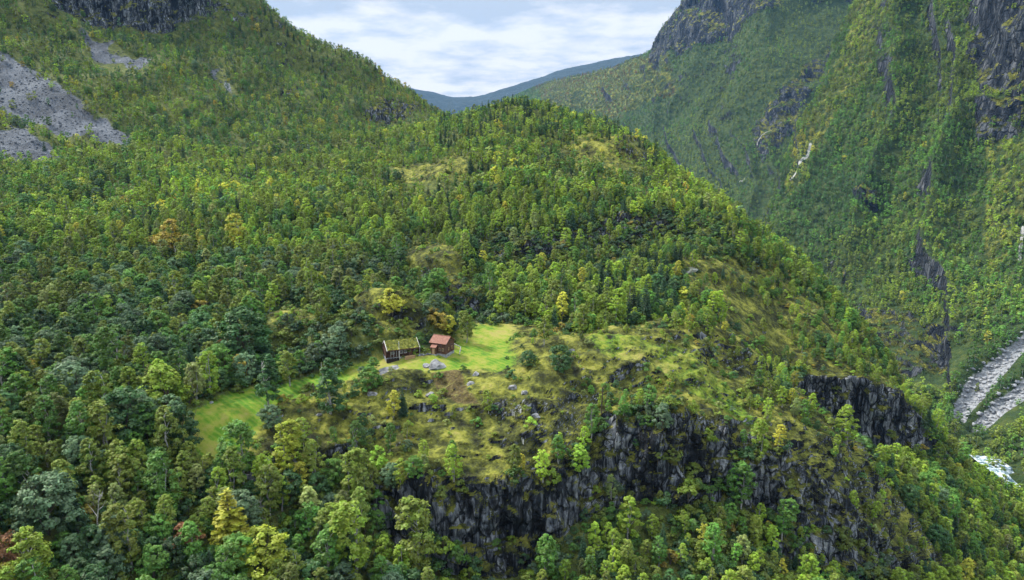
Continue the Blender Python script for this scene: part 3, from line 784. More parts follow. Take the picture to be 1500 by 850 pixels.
# lighter shapes for slopes several hundred metres away
for s in range(4):
    add_shape('farleaf', *broadleaf(s + 111, 'round' if s % 2 else 'birch', 8.0 + 1.8 * (s % 2 == 0), 5.6 - 1.5 * (s % 2 == 0), 0.6, 26, 14, 0.46, 0.16, stems=1, limbs=0), M_bark)
for s in range(2):
    add_shape('farpine', *conifer(s + 121, 10, 3.3, 0.6, 9, 3, 0.5), M_dbark)
for s in range(3):
    rg_ = np.random.default_rng(700 + s)
    t_ = rg_.uniform(-1, 1, (16, 2)) * 6.5
    cen_ = np.concatenate([np.c_[t_, rg_.uniform(2.5, 6, 16)], np.c_[t_ + rg_.normal(size=(16, 2)) * 0.8, rg_.uniform(1.5, 4, 16)]])
    Vc, Fc, vc = leaf_quads(rg_, cen_, rg_.uniform(1.4, 2.4, 32), 0.95, 13, 0.85)
    add_shape('farclump', (Vc, Fc, vc), tube([(0, 0, -1), (0, 0, 2), (0, 0, 4)], [0.2, 0.16, 0.05], 4), M_dbark)

# ------------------------------------------------------------------ where the trees stand
TINTS = {
 'lime':   (0.190, 0.270, 0.022), 'olive':  (0.150, 0.195, 0.024), 'green': (0.085, 0.180, 0.024), 'deep': (0.045, 0.105, 0.028),
 'bluish': (0.095, 0.155, 0.072), 'yellow': (0.37, 0.36, 0.035), 'gold': (0.29, 0.225, 0.03), 'rust': (0.24, 0.11, 0.045),
 'pine':   (0.032, 0.070, 0.030), 'pale': (0.185, 0.22, 0.06), 'yelgreen': (0.25, 0.29, 0.022), 'bright': (0.22, 0.36, 0.03)}
TINTS = {k: tuple(1.12 * c for c in v) for k, v in TINTS.items()}
TN = list(TINTS); TV = np.array([TINTS[k] for k in TN])
def scatter(G, dens, spacing, seed):
    """points on a grid surface: area-weighted random, thinned to SPACING (m, per-vertex array); returns points, (i,j)"""
    rng = np.random.default_rng(seed)
    A = G[:-1, :-1]; B = G[1:, :-1]; D = G[:-1, 1:]
    # plan area, so that trees on steep ground do not pile up, with some share of the real one
    cr = np.cross(B - A, D - A)
    area = 0.55 * np.abs(cr[..., 2]) + 0.45 * np.linalg.norm(cr, axis=-1)
    sp = spacing[:-1, :-1]
    lam = area * dens[:-1, :-1] / (sp ** 2) * 2.6
    n = rng.poisson(np.clip(lam, 0, 60))
    k = np.nonzero(n.reshape(-1))[0]; k = np.repeat(k, n.reshape(-1)[k])
    i, j = np.divmod(k, sp.shape[1])
    fu, fv = rng.uniform(size=(2, len(k)))
    P = G[i, j] + (G[i, j + 1] - G[i, j]) * fu[:, None] + (G[i + 1, j] - G[i, j]) * fv[:, None]
    S_ = sp[i, j]
    order = rng.permutation(len(k))
    cell = 3.0; table = {}; keep = []
    Pl, Sl = P.tolist(), S_.tolist()
    for q in order.tolist():
        x, y, z = Pl[q]; s = Sl[q] * 0.72
        cx, cy_ = int(x // cell), int(y // cell); R = int(s // cell) + 1
        ok = True
        for ax in range(cx - R, cx + R + 1):
            for ay in range(cy_ - R, cy_ + R + 1):
                for (X, Y, Z) in table.get((ax, ay), ()):
                    if (X - x) ** 2 + (Y - y) ** 2 + 0.5 * (Z - z) ** 2 < s * s: ok = False; break
                if not ok: break
            if not ok: break
        if ok:
            table.setdefault((cx, cy_), []).append((x, y, z)); keep.append(q)
    keep = np.array(keep, int)
    return P[keep], i[keep], j[keep]

# density over the hillside
NG = grid_normals(G); NG = NG if NG[10, 100, 2] > 0 else -NG
NZ = grid_blur(np.abs(NG[..., 2]), 2)
dens = np.ones(PX.shape)
openh = np.clip(heath, 0, 1)
dens_cliff2 = reg([(1150,560),(1240,600),(1350,640),(1350,720),(1270,700),(1180,620)], (VV > 6) & (VV < 8.3))
clear = reg([(365,610),(540,548),(640,540),(770,470),(860,500),(960,478),(1040,500),(1110,560),(1060,580),(1000,570),(870,600),(850,640),(760,560),(700,600),(600,640),(480,640),(400,660)], VV < 8)
patchn = fbm(G0, 22, 3, 55)
dens *= 1 - 0.72 * openh
dens *= np.where(openh > 0.5, np.clip(1 + patchn * 1.8, 0.05, 2.2), np.clip(1.05 + patchn * 0.75, 0.22, 1.35))
dens *= 1 - 0.80 * clear * openh
dens *= 1 - np.clip(grid_blur(meadow, 5) * 2.2, 0, 1)
dens *= 1 - 0.90 * np.clip(scree * 1.15, 0, 1)
dens *= 1 - 0.93 * rockb * np.clip((0.78 - NZ) * 5 + 0.4, 0, 1)
dens *= np.clip((NZ - 0.30) * 4, 0.03, 1)
dens *= 1 - 0.9 * brown
dens *= 1 - 0.85 * dens_cliff2
dens *= 1 - moss * 0.9
for (bx, by, br, vr) in [(540,500,9,(6,9)), (585,488,8,(6,9)), (425,480,8,(6,9)), (670,445,8,(7,9)), (640,390,9,(8,10))]:
    m = bump_at(bx, by, vr, br, 1.0, 1.3) > 0.25
    dens[m] *= 0.08
# open ground seen in front of the huts and the left meadow
dens[reg([(262,624),(300,592),(350,574),(400,568),(470,552),(560,522),(680,505),(560,560),(400,620),(380,670),(330,690),(290,676),(262,650)]) > 0.4] *= 0.0
dens[reg([(375,462),(420,448),(470,468),(520,448),(570,444),(630,468),(640,500),(560,522),(450,522),(380,518)], (VV > 5.5) & (VV < 9)) > .4] *= 0.04
dens[reg([(636,415),(700,418),(712,470),(650,472)], (VV > 6.5) & (VV < 9.5)) > .4] *= 0.05
dens[(VV < 2.95) & (PX > 632) & (PX < 772)] = 0
dens[VV < 1.0] *= 0.6
dens *= (VV < 16.5)
spacing = np.interp(dist, [90, 160, 260, 420, 700, 1200], [2.95, 2.9, 2.8, 3.1, 4.0, 8])
pts, ti, tj = scatter(G, dens, spacing, 11)
T = {'P': pts, 'open': openh[ti, tj], 'px': PX[ti, tj], 'py': PY[ti, tj], 'vv': VV[ti, tj], 'nz': NZ[ti, tj], 'clear': clear[ti, tj]}
n = len(pts)
rng = np.random.default_rng(99)
dT = np.linalg.norm(pts - np.array([0, 0, CAMZ]), axis=1)
big = fbm(pts, 70, 3, 301); mid_ = fbm(pts, 26, 3, 303); u = rng.uniform(size=n)
kind = np.full(n, 'birch', dtype=object); tint = np.full(n, 'olive', dtype=object)
leftlow = (T['px'] < 640) & (T['py'] > 380) & (T['vv'] < 9.5)
leftmt = (T['vv'] > 12.1)
knoll = ~leftlow & ~leftmt
rnd = rng.uniform(size=n)
def choose(mask, table):
    """table: list of (cumulative weight, kind, tint)"""
    prev = 0
    for c, kd, tt in table:
        s = mask & (u >= prev) & (u < c)
        kind[s] = kd; tint[s] = tt; prev = c
choose(knoll & (mid_ > -0.15), [(.44,'birch','lime'),(.66,'birch','olive'),(.80,'birch','green'),(.84,'alder','green'),(.90,'pine','pine'),(.93,'alder','deep'),(.96,'birch','yellow'),(.965,'rowan','gold'),(1,'birch','pale')])
choose(knoll & (mid_ <= -0.15), [(.26,'birch','lime'),(.44,'birch','green'),(.58,'alder','green'),(.68,'alder','deep'),(.74,'pine','pine'),(.97,'birch','olive'),(.98,'rowan','yellow'),(1,'alder','bluish')])
choose(leftlow & (mid_ > 0.1), [(.28,'birch','olive'),(.40,'birch','lime'),(.60,'birch','green'),(.68,'alder','bluish'),(.80,'alder','deep'),(.83,'rowan','yellow'),(.838,'rowan','rust'),(.93,'birch','pale'),(1,'alder','green')])
choose(leftlow & (mid_ <= 0.1), [(.22,'alder','bluish'),(.50,'alder','deep'),(.68,'alder','green'),(.84,'birch','olive'),(.94,'birch','green'),(.95,'rowan','gold'),(.955,'rowan','rust'),(1,'pine','pine')])
choose(leftmt & (mid_ > 0), [(.30,'birch','lime'),(.52,'birch','olive'),(.78,'alder','green'),(.92,'alder','deep'),(.96,'rowan','yellow'),(1,'birch','pale')])
choose(leftmt & (mid_ <= 0), [(.14,'birch','lime'),(.32,'birch','olive'),(.62,'alder','green'),(.88,'alder','deep'),(.90,'rowan','gold'),(1,'alder','bluish')])
up = leftmt & (T['px'] > 330) & (T['vv'] > 14)
choose(up, [(.34,'birch','olive'),(.5,'birch','lime'),(.55,'birch','gold'),(.85,'alder','green'),(1,'pine','pine')])
crest = (T['vv'] > 11.5) & (T['vv'] < 12.4) & (T['px'] > 640) & (T['px'] < 960)
kind[crest & (rnd < 0.32)] = 'pine'; tint[crest & (rnd < 0.32)] = 'pine'
pinebelt = (T['vv'] > 7.3) & (T['vv'] < 9.6) & (T['px'] > 850) & (T['px'] < 1080) & (T['open'] < .5)
kind[pinebelt & (rnd < 0.34)] = 'pine'; tint[pinebelt & (rnd < 0.34)] = 'pine'
scl = rng.uniform(0.62, 1.12, n) * np.where(T['open'] > 0.5, 0.66, 1.0) * np.where(leftlow, 1.06, 1.0) * np.where(T['clear'] > .5, 0.55, 1)
scl *= np.where((kind == 'pine'), 0.95, 1.0) * np.where(T['nz'] < 0.6, 0.7, 1.0) * np.where(leftmt, 0.95, 1)
scl *= np.where(crest & (kind == 'pine'), 1.05, 1)
scl *= np.interp(dT, [100, 200, 400], [0.84, 0.80, 0.64]) * np.clip(1 + 0.16 * rng.normal(size=n), .6, 1.35) * np.where((T['vv'] < 3.1) & (T['px'] > 760) & (T['px'] < 1180), 0.74, 1)
rot = rng.uniform(0, 6.283, n)
tcol = np.array([TINTS[t] for t in tint]) * np.clip(1 + 0.20 * rng.normal(size=(n, 1)) + 0.22 * fbm(pts, 30, 2, 333)[:, None], .45, 1.8) * (1 + 0.03 * rng.normal(size=(n, 3)))
tcol = tcol * np.where(leftlow, 0.92, np.where(knoll, 1.14, 1.04))[:, None]
tcol = np.clip(tcol, 0.01, 0.6)

# individually placed trees: column, row of the foot, height in rows, kind, tint, label
HERO = [
 (393,594,70,'column','deep','dark drooping birch standing alone on the mown meadow'),
 (484,606,80,'column','deep','tall dark columnar birch on the slope below the turf-roofed cabin'),
 (425,566,50,'birch','olive','olive birch on the upper edge of the meadow, right of the lone dark birch'),
 (489,528,52,'alder','bluish','round blue-green tree at the foot of the mossy outcrop left of the turf-roofed cabin'),
 (646,486,30,'rowan','gold','golden small tree right behind the red-roofed shed, the left of two'),
 (655,489,27,'rowan','yellow','yellow-brown small tree behind the red-roofed shed, the right of two'),
 (683,502,44,'birch','olive','slender thin birch on the grass just right of the red-roofed shed'),
 (774,537,26,'alder','deep','round dark green bush on the right edge of the hut meadow'),
 (822,545,42,'alder','deep','broad dark bush with shaded underside beside the bright mossy hump'),
 (797,506,42,'birch','olive','loose olive tree at the right end of the hut meadow'),
 (546,545,24,'alder','green','small round green bush on the bank below the turf-roofed cabin'),
 (576,612,34,'birch','yellow','thin yellow sapling on the heath below the huts'),
 (590,610,44,'pine','pine','narrow dark conifer on the heath below the huts'),
 (635,590,14,'alder','bright','tiny bright green bush on the heath under the brown patch'),
 (558,690,32,'rowan','bright','bright green bush with orange top near the rim of the cliff'),
 (607,700,32,'alder','green','green bush on the cliff rim right of the orange-tipped bush'),
 (340,812,88,'pine','yellow','yellow conifer in the shade at the bottom of the left wood'),
 (390,852,68,'alder','yelgreen','broad yellow-green tree right of the yellow conifer'),
 (357,710,80,'birch','green','dense green birch at the lower tip of the mown meadow'),
 (418,700,66,'birch','yelgreen','bright yellow birch below the mown meadow'),
 (398,632,40,'alder','bluish','grey-green bush at the lower edge of the mown meadow'),
 (848,690,34,'alder','bright','bright green small tree on the ledge between the two cliff bands'),
 (818,678,40,'birch','green','mid-green birch on the cliff ledge, left of the bright green one'),
 (866,640,40,'birch','green','green birch at the top left corner of the upper cliff'),
 (610,845,90,'birch','olive','large olive birch in front of the left end of the cliff'),
 (520,845,84,'birch','lime','broad yellow-green birch at the bottom edge left of the cliff'),
 (480,850,70,'birch','green','green birch at the bottom edge, left of the broad yellow-green one'),
 (70,782,74,'alder','bluish','silvery blue-green willow in the bottom left wood'),
 (113,600,66,'alder','bluish','large blue-green round tree at the left of the wood'),
 (245,600,66,'alder','lime','light green maple-like tree left of the meadow tip'),
 (360,540,92,'alder','deep','tall deep green tree against the rocks left of the outcrop'),
 (190,650,68,'alder','deep','large dark green tree in the middle of the left wood'),
 (250,378,50,'rowan','gold','orange-gold birch among dark trees high in the left wood'),
 (352,372,54,'birch','yellow','yellow birch above the left wood, near the olive ridge trees'),
 (853,420,30,'birch','yellow','yellow birch in the dark wood behind the hut meadow'),
 (1240,650,44,'birch','lime','light green tree in front of the far right cliff'),
 (1085,745,58,'birch','green','dense green tree below the right part of the upper cliff'),
 (1145,790,46,'birch','green','green birch at the foot of the slanting cliff'),
 (270,812,40,'rowan','rust','rust-red shrub at the bottom of the left wood'),
 (920,800,58,'birch','lime','yellow-green birch on the shelf below the cliff'),
 (800,850,58,'birch','green','green birch at the bottom edge below the cliff'),
 (575,462,40,'rowan','yellow','yellow autumn tree above the mossy outcrop behind the cabin'),
 (540,572,36,'alder','green','green bush on the slope below the turf-roofed cabin'),
]
HB = []
for (hx, hy, hp, kd, tt, lab) in HERO:
    q = ray_px(hx, hy)
    if q is None: continue
    dd = (q - CAM).length
    H = hp * dd / FPX / math.cos(math.asin(min(0.9, (CAMZ - q.z) / dd)))
    HB.append((np.array(q), H, kd, tt, lab))
hp_ = np.array([h[0] for h in HB]); hr_ = np.array([h[1] for h in HB])
dm = np.linalg.norm(pts[:, None, :2] - hp_[None, :, :2], axis=2)
okm = (dm > np.clip(hr_ * 0.30, 1.5, 3.6)[None]).all(1)
# keep what stands between the camera and a hero short
hx_, hy_, _ = project(hp_); tx_, ty_, td_ = project(pts)
hd_ = np.linalg.norm(hp_ - np.array([0, 0, CAMZ]), axis=1)
for q in range(len(HB)):
    tp = FPX * 8.5 * scl / td_
    blk = (np.abs(tx_ - hx_[q]) < 9) & (dT < hd_[q] - 1.5) & (ty_ - tp < hy_[q] - 0.45 * FPX * hr_[q] / hd_[q]) & (ty_ > hy_[q])
    okm &= ~blk
# and keep the huts free
for (cx_, cy_) in [(588, 517), (645, 515), (640, 532), (585, 523)]:
    okm &= ~((np.abs(tx_ - cx_) < 42) & (ty_ > cy_ - 22) & (ty_ - FPX * 9 * scl / td_ < cy_ + 8) & (dT < 190))
# woods leave the rock walls and the open ground in sight: (polygon in picture, nothing nearer than the wall may rise into it, share removed)
VIEWS = [
 ([(272,632),(300,602),(350,584),(402,578),(388,610),(372,640),(345,668),(310,664),(285,652)], 0, 6.2, .9),
 ([(548,716),(700,712),(800,700),(880,640),(890,622),(1050,634),(1150,682),(1250,768),(1320,840),(1260,850),(1180,772),(1110,738),(1000,738),(880,742),(800,798),(772,860),(640,850),(600,790),(556,770)], 0, 4.3, .93),
 ([(1162,556),(1250,560),(1330,600),(1345,650),(1280,655),(1200,605)], 4, 9.0, .95),
 ([(690,345),(900,318),(1050,304),(1062,338),(950,350),(900,376),(800,382),(700,384)], 5, 11.0, .86),
 ([(380,462),(455,458),(470,480),(455,505),(390,500)], 4, 8.5, .95), ([(500,452),(560,446),(622,470),(628,498),(560,498),(500,505),(470,500)], 4, 8.5, .96),
 ([(640,418),(690,422),(704,462),(660,466)], 5, 9.5, .92), ([(850,508),(900,505),(1000,525),(1085,590),(1100,630),(1030,590),(930,548),(870,530)], 2, 6.6, .9),
 ([(555,150),(640,158),(600,180),(520,175)], 8, 14.5, .7), ([(70,-60),(345,-60),(275,22),(235,50),(140,38),(80,12)], 10, 15, .9),
 ([(0,84),(60,120),(120,156),(196,208),(120,200),(60,180),(0,150)], 10, 14, .86), ([(0,182),(40,196),(76,226),(20,224),(0,205)], 9, 13.5, .9),
 ([(122,50),(160,62),(222,92),(205,104),(150,98),(128,80)], 11, 14.6, .9), ([(300,92),(328,108),(345,138),(325,134)], 11, 14.6, .9),
 ([(590,345),(650,365),(690,415),(640,425),(600,385)], 6, 10, .75), ([(880,205),(950,222),(945,245),(890,238)], 10, 12.6, .8),
 ([(560,240),(650,240),(690,262),(600,270)], 9, 12.4, .7), ([(985,385),(1040,388),(1030,405),(985,402)], 7, 11, .8), ([(1080,480),(1140,500),(1120,520),(1085,505)], 5, 9.6, .7)]
up_h = np.array([0, 0, 1.0])
Hq = np.array([{'birch': 9.5, 'alder': 8.0, 'rowan': 6.2, 'pine': 10.5}[k] for k in kind]) * scl
r3 = np.random.default_rng(404).uniform(size=len(pts))
for poly, v0, v1, share in VIEWS:
    for f in (0.35, 0.65, 0.92):
        vx, vy, _ = project(pts + up_h * (Hq * f)[:, None])
        okm &= ~(pip(poly, vx, vy) & (T['vv'] > v0) & (T['vv'] < v1) & (r3 < share))
pts, kind, tint, scl, rot, tcol, dT = pts[okm], kind[okm], tint[okm], scl[okm], rot[okm], tcol[okm], dT[okm]
for k_ in T: T[k_] = T[k_][okm]
n = len(pts)

# which ones does the picture show largest: painter's pass over coarse cells, nearest first
HT = {'birch': 10.2, 'alder': 8.0, 'rowan': 6.2, 'pine': 10.5, 'column': 10.5, 'bush': 1.7}
WT = {'birch': 4.0, 'alder': 5.8, 'rowan': 4.3, 'pine': 3.6, 'column': 3.7, 'bush': 2.4}
def seen_area(P, d, ht, wd):
    cw = 3.0
    W_, H_ = int(1500 / cw), int(850 / cw)
    # terrain depth
    zb = np.full((H_, W_), 1e9)
    gx, gy, _ = project(G); gd = np.linalg.norm(G - np.array([0, 0, CAMZ]), axis=-1)
    ix, iy = (gx / cw).astype(int), (gy / cw).astype(int)
    m = (ix >= 0) & (ix < W_) & (iy >= 0) & (iy < H_)
    np.minimum.at(zb, (iy[m], ix[m]), gd[m])
    from_top, _, dd = project(P + np.array([0, 0, 1]) * ht[:, None])
    X, Y1, _ = project(P); _, Y0, _ = project(P + np.array([0, 0, 1]) * ht[:, None])
    hw = 0.45 * wd * FPX / d
    out = np.zeros(len(P)); taken = np.zeros((H_, W_), bool)
    for q in np.argsort(d):
        x0, x1 = int((X[q] - hw[q]) / cw), int((X[q] + hw[q]) / cw) + 1
        y0, y1 = int(Y0[q] / cw), int((Y0[q] + 0.85 * (Y1[q] - Y0[q])) / cw) + 1
        x0, y0, x1, y1 = max(x0, 0), max(y0, 0), min(x1, W_), min(y1, H_)
        if x0 >= x1 or y0 >= y1: continue
        w_ = ~taken[y0:y1, x0:x1] & (zb[y0:y1, x0:x1] > d[q] - 4)
        out[q] = w_.sum()
        taken[y0:y1, x0:x1] |= w_
    return out
sizeH = np.array([HT[k] for k in kind]) * scl; sizeW = np.array([WT[k] for k in kind]) * scl
area = seen_area(pts, dT, sizeH, sizeW)

# low bushes and tufts on the open ground
db = openh * np.clip(0.5 + patchn, 0.1, 1.4) * (1 - meadow) * (NZ > 0.45) * (VV < 12) * (1 - 0.6 * clear) * (1 - brown) * (1 - .7 * moss)
bp, bi, bj = scatter(G, db, np.full(PX.shape, 2.3), 21)
bd = np.linalg.norm(bp - np.array([0, 0, CAMZ]), axis=1)
bs = 0.28 + 0.9 * rng.uniform(0, 1, len(bp)) ** 2.2; brot = rng.uniform(0, 6.28, len(bp))
bt = rng.choice(['green', 'olive', 'deep', 'lime', 'bluish', 'gold', 'pale', 'bright'], len(bp), p=[.18, .28, .14, .18, .05, .03, .11, .03])
bcol = np.array([TINTS[t] for t in bt]) * (1 + 0.15 * rng.normal(size=(len(bp), 1)))
barea = seen_area(bp, bd, 1.7 * bs, 2.4 * bs) * (1.7 * bs * FPX / bd) ** 2

# ------------------------------------------------------------------ builders
def empty(name, loc, rz=0.0, sc=1.0):
    o = bpy.data.objects.new(name, None); C.objects.link(o)
    o.empty_display_size = 0.5
    o.location = loc; o.rotation_euler = (0, 0, rz); o.scale = (sc,) * 3 if not hasattr(sc, '__len__') else sc
    return o
def tag(o, label=None, cat=None, group=None, kind=None):
    if label: o['label'] = label
    if cat: o['category'] = cat
    if group: o['group'] = group
    if kind: o['kind'] = kind
    return o
def child(name, me, parent):
    o = bpy.data.objects.new(name, me); C.objects.link(o); o.parent = parent
    return o
NAMES = {'birch': 'birch_tree', 'alder': 'alder_tree', 'rowan': 'rowan_tree', 'pine': 'pine_tree', 'column': 'birch_tree', 'bush': 'juniper_bush'}
CATS = {'birch': 'birch tree', 'alder': 'alder tree', 'rowan': 'rowan tree', 'pine': 'pine tree', 'column': 'birch tree', 'bush': 'bush'}
GROUPS = {'birch': 'birch trees', 'alder': 'alder trees', 'rowan': 'rowan trees', 'pine': 'pine trees', 'column': 'birch trees'}
def one_tree(kd, P, rz, sc, col, label, group, var):
    cm, tm, _ = SHAPES[kd][var % len(SHAPES[kd])]
    root = empty(NAMES[kd], tuple(P), rz, sc)
    tag(root, label, CATS[kd], group)
    c = child('crown' if kd != 'bush' else 'foliage', cm, root); c['tint'] = [float(x) for x in col]
    child('trunk' if kd != 'bush' else 'stem', tm, root)
    return root
for q, (P, H, kd, tt, lab) in enumerate(HB):
    base = {'birch': 9.5, 'alder': 8.1, 'rowan': 6.2, 'pine': 10.5, 'column': 10.5}[kd]
    s = H / base
    one_tree(kd, P, q * 1.7, (s * (1.9 if tt == 'yellow' and kd == 'pine' else 1.3 if kd == 'column' else 1.1),) * 2 + (s,), np.array(TINTS[tt]) * (0.8 if tt == 'yellow' and kd == 'pine' else 1), lab, None, q)

COLW = {'lime': 'yellow-green', 'olive': 'olive green', 'green': 'mid-green', 'deep': 'dark green', 'bluish': 'blue-green', 'yellow': 'yellow',
        'gold': 'golden', 'rust': 'rust-red', 'pine': 'dark', 'pale': 'pale grey-green', 'bright': 'bright green', 'yelgreen': 'yellow-green'}
PLACES = [((30, 830), 'in the bottom left corner of the wood'), ((130, 800), 'at the bottom of the left wood'), ((230, 810), 'low in the left wood, left of the yellow conifer'),
 ((320, 840), 'beside the yellow conifer at the bottom'), ((430, 800), 'on the bottom slope between the yellow conifer and the cliff'), ((540, 810), 'in front of the left end of the cliff'),
 ((40, 700), 'at the left edge, above the bottom corner'), ((150, 700), 'in the wood left of the stone row below the meadow'), ((250, 690), 'just left of the stone row below the meadow'),
 ((430, 700), 'on the slope below the mown meadow'), ((60, 600), 'at the left edge level with the mown meadow'), ((180, 590), 'in the wood left of the mown meadow tip'),
 ((240, 520), 'in the wood above the mown meadow tip'), ((340, 520), 'along the upper edge of the mown meadow'), ((60, 500), 'at the left edge level with the huts'),
 ((60, 400), 'at the left edge above hut level'), ((180, 440), 'in the hollow left of the mossy outcrop'), ((300, 420), 'above the mossy outcrop to the left'),
 ((450, 430), 'on the slope above the mossy outcrop'), ((560, 420), 'above the rocks behind the turf-roofed cabin'), ((660, 400), 'above the small dark rock face behind the huts'),
 ((740, 430), 'behind the upper end of the hut meadow'), ((820, 470), 'right of the upper hut meadow'), ((930, 470), 'in the grove above the bright mossy hump'),
 ((1010, 440), 'in the grove on the shoulder right of the hut meadow'), ((1100, 420), 'on the right shoulder of the spur'), ((1200, 480), 'on the right rim of the spur'),
 ((560, 600), 'on the heath below the turf-roofed cabin'), ((620, 670), 'on the heath near the left cliff rim'), ((720, 640), 'on the heath beside the pale rock streak'),
 ((850, 600), 'above the upper cliff, near the wooden pole'), ((960, 580), 'on the rim of the upper cliff'), ((1050, 560), 'on the grassy slope right of the mossy hump'),
 ((1120, 620), 'on the slope above the slanting cliff'), ((1220, 660), 'below the far right cliff'), ((1300, 720), 'on the lower right slope of the spur'),
 ((1420, 740), 'in the lower right wood above the river'), ((1400, 830), 'in the bottom right corner'), ((1200, 800), 'below the slanting cliff'),
 ((900, 690), 'on the ledge between the cliff bands'), ((840, 790), 'on the shelf below the main cliff, left part'), ((960, 790), 'on the shelf below the main cliff, middle'),
 ((1080, 780), 'on the shelf below the main cliff, right part'), ((700, 840), 'at the bottom edge under the main cliff'), ((1000, 330), 'under the upper rock band'), ((800, 380), 'in the dark wood below the upper rock band, middle'),
 ((720, 370), 'in the dark wood below the upper rock band, left end'), ((880, 385), 'in the dark wood below the upper rock band, right end'),
 ((900, 425), 'behind the grove above the bright mossy hump'), ((960, 410), 'on the dark slope under the right shoulder rocks'), ((1060, 360), 'under the right end of the upper rock band'),
 ((930, 345), 'right under the middle of the upper rock band'), ((780, 300), 'above the upper rock band'), ((640, 330), 'on the hill above the small dark rock face')]
PLP = np.array([p for p, _ in PLACES], float)
def place_of(x, y):
    k = np.argmin((PLP[:, 0] - x) ** 2 + 1.4 * (PLP[:, 1] - y) ** 2)
    return PLACES[k][1]
def size_word(s):
    return 'tall' if s > 0.80 else ('middling' if s > 0.62 else 'small')
single = np.zeros(n, bool)
for kd in ('birch', 'alder', 'rowan', 'pine'):
    lim = (300 if kd != 'pine' else 150) - sum(1 for h in HB if NAMES[h[2]] == NAMES[kd])
    cand = np.where((kind == kd) & (area > 2))[0]
    cand = cand[np.argsort(-area[cand])][:lim]
    single[cand] = True
sx, sy, _ = project(pts + np.array([0, 0, 1]) * sizeH[:, None] * 0.6)
labs = {}
for q in np.where(single)[0]:
    base = (kind[q], size_word(scl[q]), COLW[tint[q]], place_of(sx[q], sy[q]))
    labs.setdefault(base, []).append(q)
ORD = ['first', 'second', 'third', 'fourth', 'fifth', 'sixth', 'seventh', 'eighth', 'ninth', 'tenth', 'eleventh', 'twelfth']
for base, qs in labs.items():
    kd, sz, cw_, pl = base
    qs = sorted(qs, key=lambda q: sx[q])
    kn = {'birch': 'birch', 'alder': 'round-crowned alder', 'rowan': 'rowan', 'pine': 'conifer'}[kd]
    for r_, q in enumerate(qs):
        if len(qs) == 1: lab = f'{sz} {cw_} {kn} {pl}'
        elif len(qs) == 2: lab = f'{sz} {cw_} {kn} {pl}, {"left" if r_ == 0 else "right"} of two'
        elif r_ < len(ORD): lab = f'{sz} {cw_} {kn} {pl}, {ORD[r_]} from left'
        else: lab = f'{sz} {cw_} {kn} {pl}'
        wds = lab.split()
        if len(wds) > 16: lab = ' '.join(lab.replace('round-crowned ', '').split()[:16])
        one_tree(kd, pts[q] - np.array([0, 0, .15]), rot[q], float(scl[q]), tcol[q], lab, GROUPS[kd], int(q))
bsel = np.argsort(-barea)[:170]
bsx, bsy, _ = project(bp)
bl = {}
for q in bsel: bl.setdefault((COLW[bt[q]], place_of(bsx[q], bsy[q])), []).append(q)
for (cw_, pl), qs in bl.items():
    qs = sorted(qs, key=lambda q: bsx[q])
    for r_, q in enumerate(qs):
        lab = f'low {cw_} bush {pl}' + ('' if len(qs) == 1 else (', left of two' if r_ == 0 else ', right of two') if len(qs) == 2 else (f', {ORD[r_]} from left' if r_ < 12 else ''))
        one_tree('bush', bp[q] - np.array([0, 0, .1]), brot[q], float(bs[q]), bcol[q], ' '.join(lab.split()[:16]), 'low bushes on the open slope', int(q))
brest = np.ones(len(bp), bool); brest[bsel] = False

